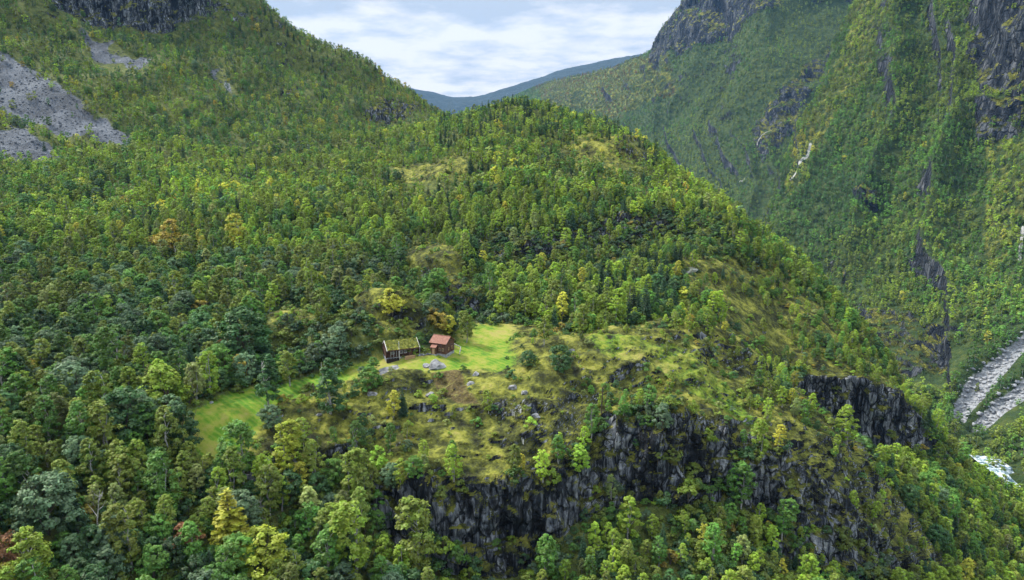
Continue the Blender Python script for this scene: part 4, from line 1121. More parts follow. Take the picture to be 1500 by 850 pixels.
# ------------------------------------------------------------------ the rest: one scattered object per kind
def proto_collection(name, meshes):
    col = bpy.data.collections.new(name)
    for i, me in enumerate(meshes):
        o = bpy.data.objects.new(f'{name}_{i:02d}', me); col.objects.link(o)
    return col
def scatter_object(name, label, cat, P, R, Sc, Ti, Idx, meshes):
    me = bpy.data.meshes.new(name)
    me.vertices.add(len(P)); me.vertices.foreach_set('co', np.asarray(P, np.float32).reshape(-1))
    for k, typ, prop, A in (('rz', 'FLOAT', 'value', R), ('sc', 'FLOAT', 'value', Sc), ('idx', 'INT', 'value', Idx)):
        at = me.attributes.new(k, typ, 'POINT'); at.data.foreach_set(prop, np.asarray(A, np.int32 if typ == 'INT' else np.float32))
    at = me.attributes.new('tint', 'FLOAT_VECTOR', 'POINT'); at.data.foreach_set('vector', np.asarray(Ti, np.float32).reshape(-1))
    o = bpy.data.objects.new(name, me); C.objects.link(o)
    ng = bpy.data.node_groups.new(name + '_nodes', 'GeometryNodeTree')
    ng.interface.new_socket('Geometry', in_out='INPUT', socket_type='NodeSocketGeometry')
    ng.interface.new_socket('Geometry', in_out='OUTPUT', socket_type='NodeSocketGeometry')
    gi = ng.nodes.new('NodeGroupInput'); go = ng.nodes.new('NodeGroupOutput')
    ci = ng.nodes.new('GeometryNodeCollectionInfo'); ci.inputs['Collection'].default_value = proto_collection(name + '_shapes', meshes)
    ci.inputs['Separate Children'].default_value = True; ci.inputs['Reset Children'].default_value = True
    ip = ng.nodes.new('GeometryNodeInstanceOnPoints')
    def attr(k, t):
        a = ng.nodes.new('GeometryNodeInputNamedAttribute'); a.data_type = t; a.inputs['Name'].default_value = k; return a.outputs['Attribute']
    cx = ng.nodes.new('ShaderNodeCombineXYZ')
    l = ng.links
    l.new(attr('rz', 'FLOAT'), cx.inputs['Z'])
    e2r = ng.nodes.new('FunctionNodeEulerToRotation'); l.new(cx.outputs[0], e2r.inputs[0])
    l.new(gi.outputs[0], ip.inputs['Points']); l.new(ci.outputs[0], ip.inputs['Instance'])
    ip.inputs['Pick Instance'].default_value = True
    l.new(attr('idx', 'INT'), ip.inputs['Instance Index'])
    l.new(e2r.outputs[0], ip.inputs['Rotation']); l.new(attr('sc', 'FLOAT'), ip.inputs['Scale'])
    l.new(ip.outputs[0], go.inputs[0])
    md = o.modifiers.new('scatter', 'NODES'); md.node_group = ng
    tag(o, label, cat, None, 'stuff')
    return o
rest = ~single
near = dT < 330
for kd, nm, lb in (('birch', 'birch_wood', 'yellow-green birch wood covering the spur and the slope behind the huts'), ('alder', 'alder_wood', 'dark green broadleaf wood filling the hollows of the spur and left slope'),
                   ('rowan', 'rowan_thicket', 'yellow and rust autumn rowans sprinkled through the wood'), ('pine', 'pine_wood', 'dark pines on the knoll crest and among the birches')):
    m = rest & (kind == kd)
    if not m.any(): continue
    ms = [s[2] for s in SHAPES[kd]]
    fk = 'farpine' if kd == 'pine' else 'farleaf'
    fs = [s[2] for s in SHAPES[fk]]
    idx = np.where(near[m], rng.integers(0, len(ms), m.sum()), len(ms) + rng.integers(0, len(fs), m.sum()))
    scatter_object(nm, lb, 'woodland', pts[m] - np.array([0, 0, .2]), rot[m], scl[m], tcol[m], idx, ms + fs)
scatter_object('heath_scrub', 'low scrub and juniper scattered over the open heath', 'scrub', bp[brest] - np.array([0, 0, .1]), brot[brest], bs[brest], bcol[brest],
               rng.integers(0, 4, brest.sum()), [s[2] for s in SHAPES['bush']])

du = (1 - openh) * np.clip(dens * 1.5 + .5 * (1 - rockb) * (1 - meadow) * (1 - scree), 0, 1) * (VV > 1) * (VV < 12) * (dist < 330)
up_, ui, uj = scatter(G, du, np.full(PX.shape, 2.2), 23)
uk = np.linalg.norm(up_[:, None, :2] - hp_[None, :, :2], axis=2).min(1) > 1.2
up_ = up_[uk]
ut = rng.choice(['green', 'olive', 'deep', 'lime', 'bluish', 'gold'], len(up_), p=[.26, .24, .28, .12, .08, .02])
scatter_object('undergrowth', 'shrubs and saplings filling the gaps under the wood', 'undergrowth', up_ - np.array([0, 0, .2]), rng.uniform(0, 6.28, len(up_)), rng.uniform(0.7, 1.9, len(up_)),
               0.68 * np.array([TINTS[k] for k in ut]) * (1 + .15 * rng.normal(size=(len(up_), 1))), rng.integers(0, 4, len(up_)), [s[2] for s in SHAPES['bush']])  # tints darkened: extra shade between the crowns painted into the leaves

def far_wood(name, label, sheet, sp, seed, kinds, choose_tint, hide=None):
    g, px, py, rb, scr, pl, vv, uu, br = sheet
    nn = grid_normals(g); nz = grid_blur(np.abs(nn[..., 2]), 1)
    d = (1 - 0.9 * rb) * (1 - 0.97 * np.clip(scr * 1.4, 0, 1)) * (1 - 0.9 * np.clip(pl * 1.3, 0, 1)) * np.clip((nz - 0.22) * 4, 0.04, 1) * (1 - 0.35 * br)
    d *= np.clip(1.0 + 0.5 * fbm(g, 60, 3, seed + 5), 0.25, 1.2)
    d *= (px > -100) & (px < 1650) & (py > -120)
    p, i, j = scatter(g, d, np.full(px.shape, sp), seed)
    okv = np.ones(len(p), bool); rv = np.random.default_rng(8).uniform(size=len(p))
    for poly in (hide or ()):
        for f in (1.5, 5.0, 7.0):
            vx, vy, _ = project(p + np.array([0, 0, f])); okv &= ~(pip(poly, vx, vy) & (rv < 0.82))
    p, i, j = p[okv], i[okv], j[okv]
    r2 = np.random.default_rng(seed)
    ms = [s[2] for k in kinds for s in SHAPES[k]]
    tn = choose_tint(p, px[i, j], py[i, j], r2, br[i, j])
    scatter_object(name, label, 'woodland', p - np.array([0, 0, .4]), r2.uniform(0, 6.28, len(p)), r2.uniform(0.5, 1.1, len(p)), tn, r2.integers(0, len(ms), len(p)), ms)
    print(name, len(p))
def tint_mix(pairs, p, r2, sc_, seed):
    f = fbm(p, sc_, 3, seed) * 0.6 + 0.5 + r2.normal(size=len(p)) * 0.22
    A = np.array([TINTS[k] for k in pairs])
    x = np.clip(f, 0, 0.999) * (len(pairs) - 1); k = x.astype(int); t = (x - k)[:, None]
    return np.clip(1.15 * (A[k] * (1 - t) + A[k + 1] * t) * np.clip(1 + 0.20 * r2.normal(size=(len(p), 1)) + 0.35 * fbm(p, 45, 3, seed + 2)[:, None], .4, 1.9), 0.01, 0.5)
def tr(p, px, py, r2, br):
    c = tint_mix(['deep', 'green', 'green', 'olive', 'olive', 'lime'], p, r2, 110, 901)
    c2 = tint_mix(['olive', 'lime', 'lime', 'pale', 'yellow'], p, r2, 80, 905)
    m = (br > 0.5) & (r2.uniform(size=len(p)) < 0.8)
    c[m] = c2[m]
    y = r2.uniform(size=len(p)) < 0.006; c[y] = TINTS['yellow']
    return c
far_wood('mountainside_wood', 'dense green wood covering the mountainside across the valley', right, 4.9, 31, ['farleaf'], tr,
 [[(1500,512),(1560,465),(1560,490),(1500,532),(1468,560),(1442,598),(1420,632),(1406,634),(1408,612),(1442,568)], [(1500,578),(1560,540),(1560,560),(1500,600),(1478,618),(1450,646),(1438,646),(1444,630),(1464,604)],
  [(1280,482),(1330,470),(1380,485),(1420,505),(1395,548),(1340,556),(1300,536)], [(1430,20),(1500,0),(1510,100),(1440,125)]])
def tb(p, px, py, r2, br):
    c = tint_mix(['deep', 'green', 'green', 'olive', 'olive'], p, r2, 160, 911)
    c2 = tint_mix(['olive', 'olive', 'rust', 'olive'], p, r2, 120, 915) * 0.7
    m = (br > 0.5) & (r2.uniform(size=len(p)) < 0.85)
    c[m] = c2[m]
    return c
far_wood('upper_valley_wood', 'hazy green wood on the mountain at the head of the valley', back, 8.5, 41, ['farleaf'], tb)
print('trees', n, 'single', single.sum(), 'bushes', len(bp))

# ------------------------------------------------------------------ building helpers
import bmesh
class MB:
    def __init__(s): s.V = []; s.F = []
    def box(s, x0, x1, y0, y1, z0, z1):
        o = len(s.V)
        s.V += [(x0,y0,z0),(x1,y0,z0),(x1,y1,z0),(x0,y1,z0),(x0,y0,z1),(x1,y0,z1),(x1,y1,z1),(x0,y1,z1)]
        s.F += [tuple(i+o for i in f) for f in ((3,2,1,0),(4,5,6,7),(0,1,5,4),(1,2,6,5),(2,3,7,6),(3,0,4,7))]
        return s
    def tube(s, pts, rads, seg=8):
        v, f = tube(pts, rads, seg); o = len(s.V); s.V += v; s.F += [tuple(i+o for i in q) for q in f]
        n = len(pts)
        s.F.append(tuple(o + i for i in range(seg))[::-1]); s.F.append(tuple(o + (n-1)*seg + i for i in range(seg)))
        return s
    def poly(s, vs, fs):
        o = len(s.V); s.V += [tuple(v) for v in vs]; s.F += [tuple(i+o for i in f) for f in fs]; return s
    def build(s, name, mat, parent=None, smooth=False):
        me = bpy.data.meshes.new(name); me.from_pydata(s.V, [], s.F); me.materials.append(mat); me.update()
        if smooth: me.polygons.foreach_set('use_smooth', [True]*len(me.polygons))
        o = bpy.data.objects.new(name, me); C.objects.link(o)
        if parent: o.parent = parent
        return o
def logs(mb, x0, x1, y0, y1, z0, z1, r=0.14, over=0.22, rr=random.Random(3)):
    z = z0 + r
    while z + r <= z1 + 0.02:
        for (a, b) in (((x0-over,y0,z),(x1+over,y0,z)), ((x0-over,y1,z),(x1+over,y1,z))):
            mb.tube([a, b], [r*rr.uniform(.93,1.05)]*2, 6)
        for (a, b) in (((x0,y0-over,z+r*.9),(x0,y1+over,z+r*.9)), ((x1,y0-over,z+r*.9),(x1,y1+over,z+r*.9))):
            mb.tube([a, b], [r*rr.uniform(.93,1.05)]*2, 6)
        z += 2*r*0.95
    mb.box(x0-.02, x1+.02, y0-.02, y1+.02, z0, z1)
    return mb
def stones(mb, x0, x1, y0, y1, z0, z1, rr, n=None):
    """rubble masonry: irregular blocks round a solid core"""
    mb.box(x0+.08, x1-.08, y0+.08, y1-.08, z0, z1-.02)
    for (ax, c0, c1, f) in (('x',x0,x1,y0),('x',x0,x1,y1),('y',y0,y1,x0),('y',y0,y1,x1)):
        z = z0
        while z < z1 - .05:
            h = min(rr.uniform(.18,.38), z1 - z); c = c0
            while c < c1 - .05:
                w_ = min(rr.uniform(.3,.8), c1 - c); d = rr.uniform(.02,.14)
                if ax == 'x': mb.box(c+.015, c+w_-.015, f-d, f+d, z+.015, z+h-.015)
                else: mb.box(f-d, f+d, c+.015, c+w_-.015, z+.015, z+h-.015)
                c += w_
            z += h
    return mb
M_log = simple_mat('tarred_logs', (0.028, 0.015, 0.011), (0.088, 0.044, 0.031), 3.0, 0.8, 0.4, (0.3, 0.3, 3))
M_plank = simple_mat('brown_red_timber', (0.06, 0.032, 0.022), (0.16, 0.085, 0.055), 4.0, 0.8, 0.4, (3, 3, 0.3))
M_scree = simple_mat('scree_rock', (0.035, 0.042, 0.054), (0.12, 0.133, 0.155), 0.9, 0.9, 0.6)
M_pale = simple_mat('pale_boulder', (0.13, 0.14, 0.16), (0.38, 0.39, 0.41), 0.9, 0.9, 0.6)
M_turf = simple_mat('turf', (0.04, 0.055, 0.012), (0.20, 0.20, 0.03), 1.2, 0.95, 1.0)
M_white = simple_mat('white_boards', (0.42, 0.41, 0.38), (0.62, 0.61, 0.58), 3, 0.7, 0.1)
M_stone = simple_mat('foundation_stone', (0.16, 0.17, 0.19), (0.42, 0.43, 0.45), 1.3, 0.9, 0.8)
M_glass = simple_mat('dark_glass', (0.02, 0.025, 0.03), (0.05, 0.06, 0.07), 1, 0.15, 0)
M_dark = simple_mat('painted_shade', (0.012, 0.01, 0.009), (0.03, 0.022, 0.018), 2, 0.9, 0)  # near-black colour standing in for deep shade
M_tan = simple_mat('fresh_boards', (0.30, 0.18, 0.10), (0.50, 0.34, 0.20), 5, 0.7, 0.2, (0.3, 1, 5))
M_greywood = simple_mat('weathered_wood', (0.16, 0.155, 0.145), (0.38, 0.37, 0.35), 4, 0.85, 0.4, (1, 1, 4))
M_polewood = simple_mat('pole_wood', (0.04, 0.03, 0.02), (0.12, 0.09, 0.06), 4, 0.85, 0.3, (1, 1, .3))

def tile_mat():
    m, nt, p = new_mat('red_roof_tiles')
    tc = nt.nodes.new('ShaderNodeTexCoord')
    br = N(nt, 'ShaderNodeTexBrick', Scale=4.0); br.inputs['Color1'].default_value = (0.25, 0.095, 0.06, 1); br.inputs['Color2'].default_value = (0.17, 0.065, 0.04, 1)
    br.inputs['Mortar'].default_value = (0.10, 0.045, 0.035, 1); br.inputs['Mortar Size'].default_value = 0.02
    nt.links.new(tc.outputs['Object'], br.inputs['Vector'])
    f = noise_node(nt, 1.5, 4, 0.6, tc.outputs['Object'])
    nt.links.new(mixc(nt, maprange(nt, f, 0.4, 0.7, 0, 0.5), br.outputs['Color'], (0.30, 0.15, 0.10)), p.inputs['Base Color'])
    p.inputs['Roughness'].default_value = 0.8
    return m
M_tile = tile_mat()

def gable(mb, L, W, z, rise, t=0.06):
    """triangular gable ends on a box centred at 0"""
    for x in (-L/2, L/2 - t):
        mb.poly([(x,-W/2,z),(x,W/2,z),(x,0,z+rise),(x+t,-W/2,z),(x+t,W/2,z),(x+t,0,z+rise)], [(0,2,1),(3,4,5),(0,1,4,3),(1,2,5,4),(2,0,3,5)])
    return mb
def roof_slab(L, W, z, rise, over_x, over_y, th, bumps=0, seed=1):
    """two pitched slabs meeting at the ridge, optionally uneven on top (turf)"""
    mb = MB(); rr = np.random.default_rng(seed)
    hy = W/2 + over_y; ze = z - rise * over_y / (W/2)
    nx, ny = (26, 9) if bumps else (2, 2)
    for s in (-1, 1):
        top = []
        for j in range(ny):
            for i in range(nx):
                x = -L/2 - over_x + (L + 2*over_x) * i/(nx-1); f = j/(ny-1)
                y = s * hy * (1 - f) * 1.0; zz_ = ze + (z + rise - ze) * f + th
                if bumps: zz_ += rr.normal() * bumps + (0.06 if 0 < j else 0)
                top.append((x, y, zz_))
        bot = [(x, y, zz_ - th) for (x, y, _), zz_ in zip(top, [ze + (z + rise - ze) * (k // nx)/(ny-1) + th for k in range(nx*ny)])]
        o = len(top); fs = []
        for j in range(ny-1):
            for i in range(nx-1):
                a = j*nx+i; q = (a, a+1, a+nx+1, a+nx)
                fs.append(q if s < 0 else q[::-1]); q2 = tuple(k+o for k in q); fs.append(q2[::-1] if s < 0 else q2)
        for i in range(nx-1): fs.append((i, i+1, i+1+o, i+o))
        for j in range(ny-1):
            a = j*nx; fs.append((a, a+nx, a+nx+o, a+o)); a += nx-1; fs.append((a, a+nx, a+nx+o, a+o))
        mb.poly(top + bot, fs)
    return mb
def window(parent, x, y, z, w_, h, face='front', mat=M_white):
    f = MB(); g = MB(); t = .07
    def bx(mb, a0, a1, z0, z1, d0, d1):
        if face == 'front': mb.box(x+a0, x+a1, y-d1, y-d0, z+z0, z+z1)
        else: mb.box(x+d0, x+d1, y+a0, y+a1, z+z0, z+z1)
    bx(f, -w_/2, -w_/2+t, 0, h, .0, .09); bx(f, w_/2-t, w_/2, 0, h, .0, .09); bx(f, -w_/2+t, w_/2-t, 0, t, .0, .09); bx(f, -w_/2+t, w_/2-t, h-t, h, .0, .09)
    bx(f, -.025, .025, t, h-t, .0, .075); 
    bx(g, -w_/2+t, w_/2-t, t, h-t, -.02, .04)
    fo = f.build('window', mat, parent); g.build('pane', M_glass, fo)
    return fo

# ------------------------------------------------------------------ turf-roofed cabin
pc = ray_px(589, 523)
base = Vector((pc.x, pc.y, pc.z))
CZ = base.z
yaw1 = math.radians(22)
def hut_root(name, px, py, back_m, yaw):
    q = ray_px(px, py); f = Vector((-math.sin(yaw), math.cos(yaw), 0))
    c = q + f * back_m
    return empty(name, (c.x, c.y, q.z), yaw)
cab = hut_root('log_cabin', 591, 524, 2.4, yaw1); cab.scale = (.96, .96, .90)
tag(cab, 'long dark log cabin with a grassy turf roof and white bargeboards', 'cabin')
L, Wd, zf_, ev, rs = 8.2, 4.8, 0.35, 2.55, 1.35
rr_ = random.Random(5)
stones(MB(), -L/2-.05, L/2-1.6, -Wd/2-.05, Wd/2+.05, -2.2, zf_, rr_).build('foundation', M_stone, cab)
wl = logs(MB(), -L/2, L/2, -Wd/2, Wd/2, zf_, ev, .13, .2)
gable(wl, L, Wd, ev, rs); wall = wl.build('wall', M_log, cab)
rf = roof_slab(L-.9, Wd, ev, rs, .35, .55, .26, .055, 4)
rf = rf.build('turf_roof', M_turf, cab, True); 
# grass growing on the turf
rg_ = np.random.default_rng(8)
gx = rg_.uniform(-L/2+.2, L/2-.3, 420); gy = rg_.uniform(-Wd/2-.4, Wd/2+.4, 420); gz = ev + rs - np.abs(gy) / (Wd/2) * rs + .30
gv, gf_, gvar = leaf_quads(rg_, np.c_[gx, gy, gz], np.full(420, .14), .8, 5, .13)
gm = mesh_from('turf_grass', gv, gf_, [M_leaf], None, gvar); go_ = child('grass', gm, rf); go_['tint'] = [0.16, 0.17, 0.025]
for xs in (-(L-.9)/2-.38, (L-.9)/2+.36):
    b = MB(); hy = Wd/2+.62; ze = ev - rs*.62/(Wd/2)
    for s in (-1, 1):
        b.poly([(xs-.05, s*hy, ze-.05), (xs-.05, s*hy, ze+.28), (xs-.05, 0, ev+rs+.42), (xs-.05, 0, ev+rs+.10),
                (xs+.05, s*hy, ze-.05), (xs+.05, s*hy, ze+.28), (xs+.05, 0, ev+rs+.42), (xs+.05, 0, ev+rs+.10)],
               [(0,1,2,3),(7,6,5,4),(1,5,6,2),(0,3,7,4),(0,4,5,1),(3,2,6,7)])
    b.build('bargeboard', M_white, rf)
window(cab, -2.6, -Wd/2-.14, 1.25, .8, .65); window(cab, -.5, -Wd/2-.14, 1.2, .7, .8); window(cab, .5, -Wd/2-.14, 1.2, .7, .8); window(cab, 2.9, -Wd/2-.14, 1.3, .6, .6)
d_ = MB().box(1.3, 2.2, -Wd/2-.24, -Wd/2-.12, zf_, 2.15).build('door', M_plank, cab); MB().box(1.4,1.46,-Wd/2-.30,-Wd/2-.242,1.2,1.35).build('handle', M_greywood, d_)
for x in (-3.2, -2.5, -1.8, 3.9):
    MB().tube([(x, -Wd/2-.75, -1.6), (x, -Wd/2-.75, ev-.25)], [.07, .06], 6).build('post', M_greywood, cab)
MB().box(-L/2+.2, L/2-.2, -Wd/2-.84, -Wd/2-.68, ev-.28, ev-.12).build('eave_beam', M_log, cab)
MB().box(-L/2-.1, -1.2, -Wd/2-.9, -Wd/2-.2, -1.4, .22).build('undercroft_shade', M_dark, cab)  # solid near-black block, painted in place of the shade under the cabin
# boards leaning in front
q = ray_px(600, 526)
bs_ = empty('board_stack', tuple(q - Vector((0,0,.1))), yaw1)
tag(bs_, 'stack of pale fresh boards leaning in front of the turf-roofed cabin', 'boards')
for k in range(6): MB().box(-1.2+.03*k, 1.15+.04*k, -.1-.05*k, -.06-.05*k+.02, .17*k, .17*k+.16).build('board', M_tan, bs_)

# ------------------------------------------------------------------ red-roofed shed
yaw2 = math.radians(-24)
sh = hut_root('timber_storehouse', 642, 520, 2.0, yaw2); sh.scale = (.90, .90, .90)
tag(sh, 'small two-storey brown timber storehouse with a red tiled roof and porch', 'storehouse')
L, Wd, zf_, ev, rs = 4.4, 4.2, 0.35, 3.35, 1.25
stones(MB(), -L/2-.05, L/2+.05, -Wd/2-.05, Wd/2+.05, -2.0, zf_, rr_).build('foundation', M_stone, sh)
wl = logs(MB(), -L/2, L/2, -Wd/2, Wd/2, zf_, ev, .13, .12); gable(wl, L, Wd, ev, rs); wl.build('wall', M_plank, sh)
roof_slab(L, Wd, ev, rs, .35, .42, .10).build('roof', M_tile, sh)
MB().tube([(-L/2-.36, 0, ev+rs+.12), (L/2+.36, 0, ev+rs+.12)], [.09, .09], 6).build('ridge', M_tile, sh)
po = MB().box(-1.55, -.25, -Wd/2-1.05, -Wd/2-.13, zf_, 2.15).build('porch', M_plank, sh)
pr = MB(); pr.poly([(-1.75,-Wd/2-1.3,2.1),(-.05,-Wd/2-1.3,2.1),(-.05,-Wd/2-.14,2.75),(-1.75,-Wd/2-.14,2.75),(-1.75,-Wd/2-1.3,2.2),(-.05,-Wd/2-1.3,2.2),(-.05,-Wd/2-.14,2.85),(-1.75,-Wd/2-.14,2.85)],
        [(3,2,1,0),(4,5,6,7),(0,1,5,4),(1,2,6,5),(2,3,7,6),(3,0,4,7)]); pr.build('porch_roof', M_tile, po)
dr = MB().box(-1.25, -.55, -Wd/2-1.10, -Wd/2-1.052, zf_, 1.95).build('porch_door', M_tan, po); MB().box(-.68,-.62,-Wd/2-1.16,-Wd/2-1.102,1.05,1.2).build('handle', M_greywood, dr)
MB().box(-1.7, -.1, -Wd/2-1.15, -Wd/2-.06, -1.2, zf_-.004).build('porch_step', M_stone, sh)
window(sh, 0.45, -Wd/2-.14, 1.15, .55, .8, mat=M_tan); window(sh, 1.45, -Wd/2-.14, 1.15, .55, .8, mat=M_tan)
window(sh, L/2+.15, -.9, 1.2, .55, .75, 'side', M_tan); window(sh, L/2+.15, .9, 1.2, .55, .75, 'side', M_tan); window(sh, L/2+.02, 0, 3.3, .6, .7, 'side', M_plank)

# ------------------------------------------------------------------ flagpole, poles, rails
q = ray_px(585, 527)
fp = empty('flagpole', tuple(q), 0.2)
tag(fp, 'white flagpole with a furled flag in front of the turf-roofed cabin', 'flagpole')
MB().tube([(0,0,-.5),(0,0,2.2),(0,0,4.3)], [.10,.09,.06], 8).build('pole', M_white, fp)
v, f = tube([(0,0,4.28),(0,0,4.36),(0,0,4.44)], [.05,.10,.03], 8); MB().poly(v, f).build('finial', M_white, fp)
MB().poly([(0.08,0,2.55),(.20,.03,2.5),(.26,-.04,1.6),(.12,.05,1.5),(.08,.06,2.55),(.20,.09,2.5),(.26,.02,1.6),(.12,.10,1.5)],
          [(0,1,2,3),(7,6,5,4),(0,4,5,1),(1,5,6,2),(2,6,7,3),(3,7,4,0)]).build('flag', simple_mat('furled_flag', (0.35,0.12,0.22), (0.62,0.55,0.62), 6, .8, 0), fp)
def pole(name, px, py, h, r, mat, label, cat, lean=(0.02, 0.0), parts=None):
    q = ray_px(px, py)
    e = empty(name, tuple(q), 0)
    tag(e, label, cat)
    MB().tube([(0,0,-.5),(lean[0]*h*.5,lean[1]*h*.5,h*.5),(lean[0]*h,lean[1]*h,h)], [r, r*.92, r*.8], 7).build('post', mat, e)
    return e
e = pole('utility_pole', 881, 606, 5.9, .15, M_polewood, 'single wooden pole standing on the heath above the upper cliff', 'pole')
MB().box(-.05+.1, .25+.1, -.05, .05, 5.5, 5.6).build('bracket', M_polewood, e)
MB().tube([(.18+.1,0,5.6),(.18+.1,0,5.75)],[.05,.035],6).build('insulator', M_white, e)
e = pole('fence_post', 459, 578, 2.0, .13, M_polewood, 'short dark wooden post at the edge of the mown meadow', 'post')
MB().box(-.14+.03,.14+.03,-.14,.14,2.0,2.06).build('cap', M_polewood, e)
# weathered rail on posts right of the storehouse
q1, q2, q3 = ray_px(665, 509), ray_px(675, 514), ray_px(673, 521)
rl = empty('timber_rail', tuple(q1), 0)
tag(rl, 'weathered grey timber rail on posts right of the red-roofed shed', 'rail')
a = Vector((0,0,.9)); b_ = q2 - q1 + Vector((0,0,1.0)); c_ = q3 - q1 + Vector((0,0,.2))
MB().tube([tuple(a), tuple(b_)], [.12,.10], 6).build('rail', M_greywood, rl)
MB().tube([tuple(b_), tuple(c_)], [.10,.09], 6).build('rail', M_greywood, rl)
MB().tube([(0,0,-.4), tuple(a+Vector((0,0,.1)))], [.09,.09], 6).build('post', M_greywood, rl)
MB().tube([tuple(q2-q1-Vector((0,0,.4))), tuple(b_+Vector((0,0,.1)))], [.09,.09], 6).build('post', M_greywood, rl)

# ------------------------------------------------------------------ boulders and outcrops
def boulder_mesh(name, seed, mat, angular=1.0):
    bm = bmesh.new(); bmesh.ops.create_icosphere(bm, subdivisions=4, radius=1)
    P = np.array([v.co[:] for v in bm.verts])
    rr = np.random.default_rng(seed)
    # cut by random planes for an angular block, then roughen
    for k in range(11):
        nrm = rr.normal(size=3); nrm /= np.linalg.norm(nrm); dcut = rr.uniform(.5, .85)
        o = P @ nrm - dcut; P = P - np.where(o > 0, o, 0)[:, None] * nrm * angular
    P = P * (1 + .10 * fbm(P + seed * 7.3, .5, 4, seed))[:, None]
    for v, p in zip(bm.verts, P): v.co = p
    me = bpy.data.meshes.new(name); bm.to_mesh(me); bm.free(); me.materials.append(mat)
    return me
BO = [
 (640,537,19,11,1.0,M_rock,'big pale angular outcrop on the grass in front of the red-roofed shed'),
 (624,536,8,3,1.0,M_rock,'flat grey slab touching the left side of the big pale outcrop'),
 (572,541,17,4,.6,M_rock,'long low grey slab on the bank in front of the turf-roofed cabin'),
 (561,548,8,4,.3,M_rock,'small grey slab at the lower end of the long low slab'),
 (697,548,8,4,.2,M_rock,'pale boulder on the grass just above the right side of the brown patch'),
 (688,563,8,4,.7,M_rock,'grey boulder at the right edge of the brown patch'),
 (752,568,9,4,.4,M_rock,'grey slab on the heath right of the brown patch, the left of two'),
 (768,575,8,4,.9,M_rock,'purple-grey slab on the heath right of the brown patch, the right of two'),
 (467,608,5,4,.5,M_rock,'small white-grey boulder on the slope left of the tall columnar birch'),
 (631,578,9,5,.1,M_rock,'dark grey rock at the left edge of the brown patch'),
 (546,577,9,4,.8,M_rock,'grey rock on the shaded heath left of the yellow sapling'),
 (784,610,9,4,.2,M_rock,'violet-grey slab low on the heath beside the pale rock streak'),
 (356,566,4,2,.1,M_rock,'small pale stone on the upper edge of the mown meadow, the right of two'),
 (309,590,4,2,.4,M_rock,'small pale stone on the upper edge of the mown meadow, the left of two'),
 (838,515,7,4,.2,M_rock,'pale rock at the left foot of the bright mossy hump'),
 (1012,395,14,7,.2,M_rockmoss,'grey slab in the moss at the top of the right shoulder'),
]
for k, (px, py, hw, hh, rz, mt, lab) in enumerate(BO):
    q = ray_px(px, py)
    dd = (q - CAM).length / FPX
    me = boulder_mesh('boulder', 40 + k, mt)
    o = bpy.data.objects.new('boulder', me); C.objects.link(o)
    o.location = (q.x, q.y, q.z - hh * dd * .12); o.rotation_euler = (0.1, -.12 + .05 * (k % 4), rz)
    o.scale = (hw * dd * .95, hw * dd * .75, hh * dd * 1.1)
    tag(o, lab, 'boulder')
# row of stones below the meadow
mb_v, mb_f = [], []
rr_ = np.random.default_rng(12)
sm = boulder_mesh('stone', 77, M_rock)
sv = np.array([v.co[:] for v in sm.vertices]); sf = [tuple(p.vertices) for p in sm.polygons]
bml = bmesh.new(); bmesh.ops.create_icosphere(bml, subdivisions=2, radius=1)
sv = np.array([v.co[:] for v in bml.verts]); sf = np.array([[v.index for v in f.verts] for f in bml.faces]); bml.free()
def stone_group(name, label, cat, path, count, size, kind=None, spread=.8, mat=M_rock):
    V_, F_ = [], []; o0 = 0
    pa = np.array(path, float)
    for k in range(count):
        t = rr_.uniform(0, len(pa) - 1); i = int(min(t, len(pa) - 1.001)); p = pa[i] + (pa[i+1] - pa[i]) * (t - i)
        q = ray_px(p[0] + rr_.normal() * spread * 2, p[1] + rr_.normal() * spread, (B_hill, B_right))
        if q is None: continue
        s = size * rr_.uniform(.4, 1.3); sc_ = s * rr_.uniform(.6, 1.2, 3) * np.array([1.2, 1, .7])
        v = sv * (1 + .22 * rr_.normal(size=(len(sv), 1))) * sc_
        a = rr_.uniform(0, 6.28); R = np.array([[math.cos(a), -math.sin(a), 0], [math.sin(a), math.cos(a), 0], [0, 0, 1]])
        V_.append(v @ R.T + np.array(q) + np.array([0, 0, s * .2])); F_.append(sf + o0); o0 += len(sv)
    me = mesh_from(name, np.concatenate(V_), np.concatenate(F_), [mat])
    o = bpy.data.objects.new(name, me); C.objects.link(o); tag(o, label, cat, None, kind)
    return o
stone_group('stone_wall', 'tumbled dry stone wall below the lower tip of the mown meadow', 'stone wall', [(308,682),(335,691),(355,697),(374,704)], 90, .42)
stone_group('stone_wall', 'low dry stone wall between the turf-roofed cabin and the red-roofed shed', 'stone wall', [(612,521),(620,520),(629,519)], 40, .28, spread=.3)
# dead birches
def snag(px, py, hp, seed, label):
    q = ray_px(px, py); d = (q - CAM).length; H = hp * d / FPX
    e = empty('dead_birch', tuple(q), seed)
    tag(e, label, 'dead tree')
    r = np.random.default_rng(seed)
    P0 = np.array([0, 0, -.5]); P1 = np.array([.05*H, 0, H*.5]); P2 = np.array([-.02*H, .05*H, H])
    MB().tube([P0, P1, P2], [.17, .11, .02], 7).build('trunk', M_bark, e)
    for k in range(9):
        t = r.uniform(.35, .92); s0 = P0 + (P2 - P0) * t + (P1 - (P0+P2)/2) * (1 - abs(2*t-1)); a = r.uniform(0, 6.28)
        ln = H * .30 * (1.1 - t); e1 = s0 + np.array([math.cos(a)*ln*.6, math.sin(a)*ln*.6, ln*.5]); e2 = e1 + np.array([math.cos(a+.5)*ln*.4, math.sin(a+.5)*ln*.4, ln*.7])
        MB().tube([s0, e1, e2], [.07, .045, .012], 5).build('branch', M_bark, e)
snag(154, 810, 84, 4, 'bare white dead birch rising from the bottom left wood')
